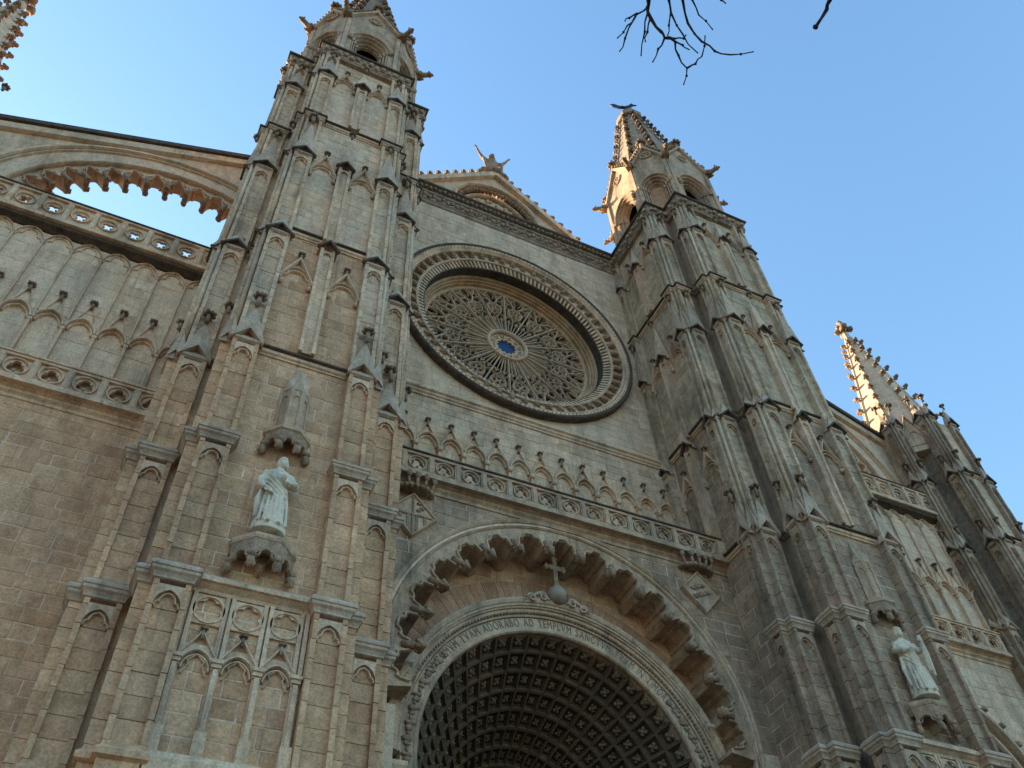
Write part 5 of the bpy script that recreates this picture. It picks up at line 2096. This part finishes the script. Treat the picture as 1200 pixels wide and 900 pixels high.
def saint(kind):
    mb = MB()
    loft(mb, [(0.0, 0, -.02, .39, .30, .15, 11, 0), (.12, 0, -.02, .37, .29, .16, 11, .1), (.5, 0, 0, .34, .275, .17, 11, .3), (.9, .0, 0, .32, .26, .15, 10, .5),
              (1.2, .0, 0, .31, .24, .07, 8, .8), (1.42, 0, 0, .295, .215, .04, 8, 1.0), (1.62, 0, 0, .315, .215, .03, 6, 1), (1.78, 0, .01, .335, .20, .02, 5, 1),
              (1.88, 0, .02, .29, .175, .01, 5, 1), (1.95, 0, .02, .17, .13, 0, 5, 1), (2.0, 0, .0, .095, .095, 0, 5, 1), (2.12, 0, -.01, .085, .09, 0, 5, 1)], 56)
    # diagonal mantle with heavy folds
    for k in range(4):
        z = 1.66 - k * .16
        mb.tube([(-.31, -.03 - .015 * k, z + .10), (-.2, -.20 - .012 * k, z - .10), (.0, -.245 - .012 * k, z - .34), (.2, -.215, z - .52), (.3, -.12, z - .6)], [.03, .032, .034, .03, .02], 7)
    for k in range(7):
        x = -.30 + .1 * k
        yy = -.26 * math.sqrt(max(0.05, 1 - (x / .4) ** 2)) - .02
        mb.tube([(x * .9, yy * .95, .95 - .05 * (k % 3)), (x, yy - .03, .5), (x * 1.08, yy - .05, .06)], [.03, .04, .045], 7)
    for k in range(5):
        mb.blob((-.24 + .05 * k + .03 * (k % 2), -.27, .42 + .11 * k), (.05, .05, .035), k, 8, 6, .3)     # turned-back hems
    for k in range(4):
        mb.tube([(-.36, -.08, 1.25 - k * .05), (-.38 - .02 * k, -.1, .8), (-.36 - .015 * k, -.12, .35 - .04 * k)], [.05, .055, .04], 7)
    # feet
    for s_ in (-1, 1):
        mb.blob((s_ * .13, -.33, .04), (.065, .12, .05), 2, 8, 6, .1)
    if kind == 'left':
        # one arm gathers the cloak at the hip, the other lies across the chest with a book
        mb.tube([(-.31, 0, 1.80), (-.42, -.03, 1.5), (-.40, -.16, 1.22), (-.33, -.25, 1.10)], [.11, .115, .095, .06], 9)
        hand(mb, (-.31, -.27, 1.08), (.5, -.5, -.5), 1, 1.25)
        mb.tube([(.31, 0, 1.80), (.43, -.06, 1.5), (.36, -.26, 1.42), (.16, -.32, 1.52)], [.11, .12, .10, .06], 9)
        hand(mb, (.13, -.33, 1.53), (-.8, -.2, .35), -1, 1.25)
        Fb = FR(.22, -.30, .9, .2, .2, -.97)
        mb.box(Fb, -.12, .10, 1.34, 1.62, -.03, .06)
        head(mb, (.03, -.04, 2.26), beard=True)
    else:
        # one arm bent over the breast, the other raises a tall staff
        mb.tube([(-.31, 0, 1.80), (-.43, -.06, 1.52), (-.30, -.27, 1.42), (-.10, -.33, 1.46)], [.11, .12, .10, .06], 9)
        hand(mb, (-.07, -.34, 1.47), (.8, -.2, .2), 1, 1.25)
        mb.tube([(.31, 0, 1.80), (.46, -.04, 1.55), (.47, -.25, 1.55), (.42, -.36, 1.68)], [.11, .115, .095, .06], 9)
        hand(mb, (.41, -.38, 1.69), (-.2, -.3, .9), -1, 1.25)
        mb.tube([(.40, -.40, 1.92), (.42, -.41, 1.2), (.40, -.36, .5)], [.05, .045, .04], 8)
        mb.tube([(.40, -.40, 1.6), (.36, -.36, 1.2), (.38, -.3, .7)], [.05, .07, .06], 8)
        head(mb, (-.02, -.05, 2.26), beard=True)
    loft(mb, [(-.12, 0, -.02, .42, .33, 0, 4, 0), (-.1, 0, -.02, .43, .34, 0, 4, 0), (.03, 0, -.02, .42, .33, 0, 4, 0)], 24)
    return fuse(mb, 'saint_statue', 'statue', .017)


def place_statue(me, loc, rotz, scale, label, group=None):
    o = bpy.data.objects.new('statue', me)
    COL.objects.link(o)
    o.location = loc; o.rotation_euler = (0, 0, rotz); o.scale = (scale,) * 3
    o['label'] = label; o['category'] = 'statue'
    if group:
        o['group'] = group
    return o


place_statue(saint('left'), (-10.17 - .03, -5.44 + .38 - .30, 15.42), rad(4), 1.0, 'white robed saint, arms drawn in, book at chest, on the bracket above three blind arches')
place_statue(saint('right'), (10.17 - .03, -5.44 + .38 - .30, 15.42), rad(-14), 1.0, 'white bearded saint holding up a slim rod, on the bracket of the spired tower')

# raised-arm figure on the point of the gable
mb = MB()
loft(mb, [(0, 0, 0, .62, .5, .1, 7, 0), (.4, 0, 0, .56, .44, .11, 8, .3), (1.0, 0, 0, .46, .36, .1, 8, .6), (1.5, 0, 0, .36, .27, .05, 8, .9), (1.9, 0, 0, .4, .27, .03, 6, 1),
          (2.2, 0, 0, .42, .25, .02, 5, 1), (2.35, 0, 0, .25, .18, 0, 5, 1), (2.42, 0, 0, .13, .13, 0, 4, 1), (2.6, 0, 0, .11, .11, 0, 4, 1)], 40)
for s_ in (-1, 1):
    mb.tube([(s_ * .34, 0, 2.2), (s_ * .66, -.05, 2.36), (s_ * .88, -.1, 2.75), (s_ * 1.05, -.15, 3.12)], [.14, .12, .085, .06], 9)
    hand(mb, (s_ * 1.07, -.16, 3.14), (s_ * .5, -.2, .8), -s_, 1.5)
    for k in range(3):
        mb.tube([(s_ * .6, -.1, 2.3 - .1 * k), (s_ * .55, -.2, 1.7), (s_ * .5, -.25, 1.0 - .2 * k)], [.09, .1, .06], 7)
head(mb, (0, -.06, 2.86), beard=False, s=1.45)
for k in range(14):
    t = 2 * PI * k / 14
    mb.blob((.72 * math.cos(t), .5 * math.sin(t), .05 + .12 * (k % 3)), (.28, .25, .2), k, 9, 7, .3)
place_statue(fuse(mb, 'gable_statue', 'carved', .035), (0, 1.5, 53.45), 0, 1.1, 'weathered stone figure with both arms raised on the point of the gable')

# ------------------------------------------------------------------ bare tree overhead
TWIGS = {
    'A': [(-10.262, -20.753, 8.693), (-10.225, -20.663, 8.706), (-10.195, -20.606, 8.732), (-10.153, -20.561, 8.659), (-10.08, -20.542, 8.483), (-10.043, -20.52, 8.454), (-9.925, -20.513, 8.533), (-9.818, -20.416, 8.601), (-9.712, -20.364, 8.57), (-9.755, -20.3, 8.338)],
    'A1': [(-10.195, -20.606, 8.732), (-10.237, -20.509, 8.779), (-10.28, -20.425, 8.704), (-10.331, -20.333, 8.606)],
    'A2': [(-10.236, -20.504, 8.769), (-10.285, -20.362, 8.575), (-10.259, -20.246, 8.622)],
    'A3': [(-10.23, -20.528, 8.774), (-10.266, -20.462, 8.798), (-10.288, -20.431, 8.79)],
    'A4': [(-10.178, -20.582, 8.721), (-10.199, -20.489, 8.479), (-10.13, -20.32, 8.487)],
    'A4b': [(-10.156, -20.56, 8.66), (-10.184, -20.501, 8.466), (-10.177, -20.443, 8.417)],
    'A5': [(-10.043, -20.52, 8.454), (-10.053, -20.432, 8.429), (-10.038, -20.328, 8.432)],
    'A6': [(-10.043, -20.52, 8.454), (-9.945, -20.529, 8.529), (-9.885, -20.545, 8.579), (-9.843, -20.572, 8.62)],
    'A7': [(-9.925, -20.513, 8.533), (-9.836, -20.502, 8.587), (-9.758, -20.487, 8.621)],
    'A8': [(-9.712, -20.364, 8.57), (-9.654, -20.414, 8.605), (-9.644, -20.488, 8.593), (-9.729, -20.644, 8.541)],
    'B': [(-10.14, -20.792, 8.747), (-10.055, -20.715, 8.781), (-9.979, -20.634, 8.807), (-9.871, -20.569, 8.618), (-9.684, -20.495, 8.612)],
    'B2': [(-9.982, -20.627, 8.796), (-10.003, -20.578, 8.629), (-10.017, -20.539, 8.497)],
    'C': [(-9.994, -20.821, 8.864), (-9.92, -20.743, 8.884), (-9.819, -20.625, 8.781), (-9.727, -20.597, 8.547), (-9.621, -20.591, 8.474), (-9.501, -20.625, 8.448), (-9.286, -20.69, 8.596)],
    'D': [(-9.918, -20.833, 8.882), (-9.845, -20.773, 8.897), (-9.746, -20.702, 8.863), (-9.7, -20.71, 8.552)],
    'E': [(-9.788, -20.941, 8.728), (-9.703, -20.898, 8.71), (-9.657, -20.891, 8.714)],
    'G': [(-8.845, -21.349, 8.908), (-8.831, -21.238, 8.882), (-8.806, -21.167, 8.885), (-8.943, -21.055, 8.6)],
}

tree = thing('bare_tree', 'bare leafless tree whose dark twigs hang into the sky', 'tree', (-5.5, -27.5, 0))
mb = MB()
mb.tube([(-5.5, -27.5, -.1), (-5.45, -27.4, 1.5), (-5.6, -27.2, 4.0), (-5.9, -26.9, 6.5), (-6.3, -26.4, 8.3)], [.32, .25, .22, .19, .15], 10)
TK = obj('trunk', mb, 'bark', tree)
obj('limb', MB().tube([(-6.3, -26.4, 8.3), (-7.2, -25.2, 9.6), (-8.4, -23.6, 10.2), (-9.4, -22.2, 10.0), (-9.95, -21.3, 9.4), TWIGS['A'][0]], [.14, .11, .08, .055, .03, .017], 8), 'bark', TK)
obj('limb', MB().tube([(-8.4, -23.6, 10.2), (-9.0, -22.4, 9.9), (-9.6, -21.5, 9.3), TWIGS['B'][0]], [.06, .045, .022, .012], 7), 'bark', TK)
obj('limb', MB().tube([(-9.0, -22.4, 9.9), (-9.4, -21.6, 9.4), TWIGS['C'][0]], [.045, .022, .012], 7), 'bark', TK)
obj('limb', MB().tube([(-9.0, -22.4, 9.9), (-9.3, -21.6, 9.5), TWIGS['D'][0]], [.04, .02, .009], 7), 'bark', TK)
obj('limb', MB().tube([(-8.4, -23.6, 10.2), (-9.0, -22.0, 9.6), TWIGS['E'][0]], [.05, .025, .008], 7), 'bark', TK)
obj('limb', MB().tube([(-7.2, -25.2, 9.6), (-8.2, -23.2, 9.4), (-8.8, -22.0, 9.0), TWIGS['G'][0]], [.07, .05, .03, .018], 7), 'bark', TK)
obj('limb', MB().tube([(-6.3, -26.4, 8.3), (-5.0, -27.2, 10.0), (-3.6, -27.6, 11.8)], [.13, .09, .04], 8), 'bark', TK)
obj('limb', MB().tube([(-6.0, -26.8, 7.0), (-4.6, -26.0, 8.6), (-3.2, -25.6, 9.6)], [.1, .07, .03], 8), 'bark', TK)
rr = random.Random(5)
for k, P in TWIGS.items():
    r0 = {'A': .0165, 'B': .011, 'C': .011, 'D': .008, 'E': .008, 'G': .017}.get(k, .0075)
    r1 = .004 if k != 'G' else .013
    Q = []
    for i in range(len(P) - 1):
        a, b = Vector(P[i]), Vector(P[i + 1])
        Q.append(a)
        Q.append((a + b) / 2 + Vector((rr.uniform(-.012, .012), rr.uniform(-.012, .012), rr.uniform(-.012, .012))))
    Q.append(Vector(P[-1]))
    n = len(Q)
    rs = [(r0 + (r1 - r0) * i / (n - 1)) * (1.25 if i % 2 == 0 else .95) for i in range(n)]
    mb = MB().tube([tuple(q) for q in Q], rs, 6)
    mb.blob(tuple(Q[-1]), (r1 * 1.8,) * 3, 1, 6, 4, .3)
    for q in Q[2:-1:3]:
        mb.blob(tuple(q), (.011, .011, .013), 2, 6, 4, .4)
    obj('twig', mb, 'bark', TK)

# ------------------------------------------------------------------ ground and the body of the church behind the front
def structure(o):
    o['kind'] = 'structure'
    return o


gm = MB().add([(-1500, -1500, 0), (1500, -1500, 0), (1500, 1500, 0), (-1500, 1500, 0)], [(0, 1, 2, 3)])
structure(obj('ground', gm, 'paving'))
body = thing('church_body', 'plain stone body of the church running back behind the front', 'church', (0, 40, 0))
mb = MB()
mb.box(FR(0, 0, 1, 0, 0, -1), -8.9, 8.9, 22.5, 45.4, -7.6, -2.0)
obj('nave_end', mb, 'ashlar', body)
mb = MB()
mb.box(FR(0, 41.5, 1, 0, 0, -1), -9.0, 9.0, 0, 45.4, -39, 34)
obj('nave_block', mb, 'ashlar', body)
mb = MB()
mb.box(FR(0, 41.5, 1, 0, 0, -1), -26, 26, 0, 28.5, -38.9, 34.2)
obj('aisle_block', mb, 'ashlar', body)
mb = MB().add([(-9.3, 2.2, 45.4), (9.3, 2.2, 45.4), (9.3, 80, 45.4), (-9.3, 80, 45.4), (0, 2.2, 47.2), (0, 80, 47.2)], [(0, 1, 4), (2, 3, 5), (0, 4, 5, 3), (1, 2, 5, 4), (0, 3, 2, 1)])
obj('nave_roof', mb, 'roof', body)
for s_ in (-1, 1):
    for y in (15, 26, 37, 48):
        mb = MB()
        x0, x1 = sorted((s_ * 25.2, s_ * 34.0))
        P = [(x0, y), (x1, y), (x1, y + 4), (x0, y + 4)]
        mb.shaft(P, [(.1, 0), (.1, 24), (0, 24.6), (0, 44), (-.4, 45), (-.4, 48.5), (-1.8, 51)])
        obj('rear_shade_buttress', mb, 'ashlar', body)  # unseen buttresses, added and sized to shade the left flying arch's scallops
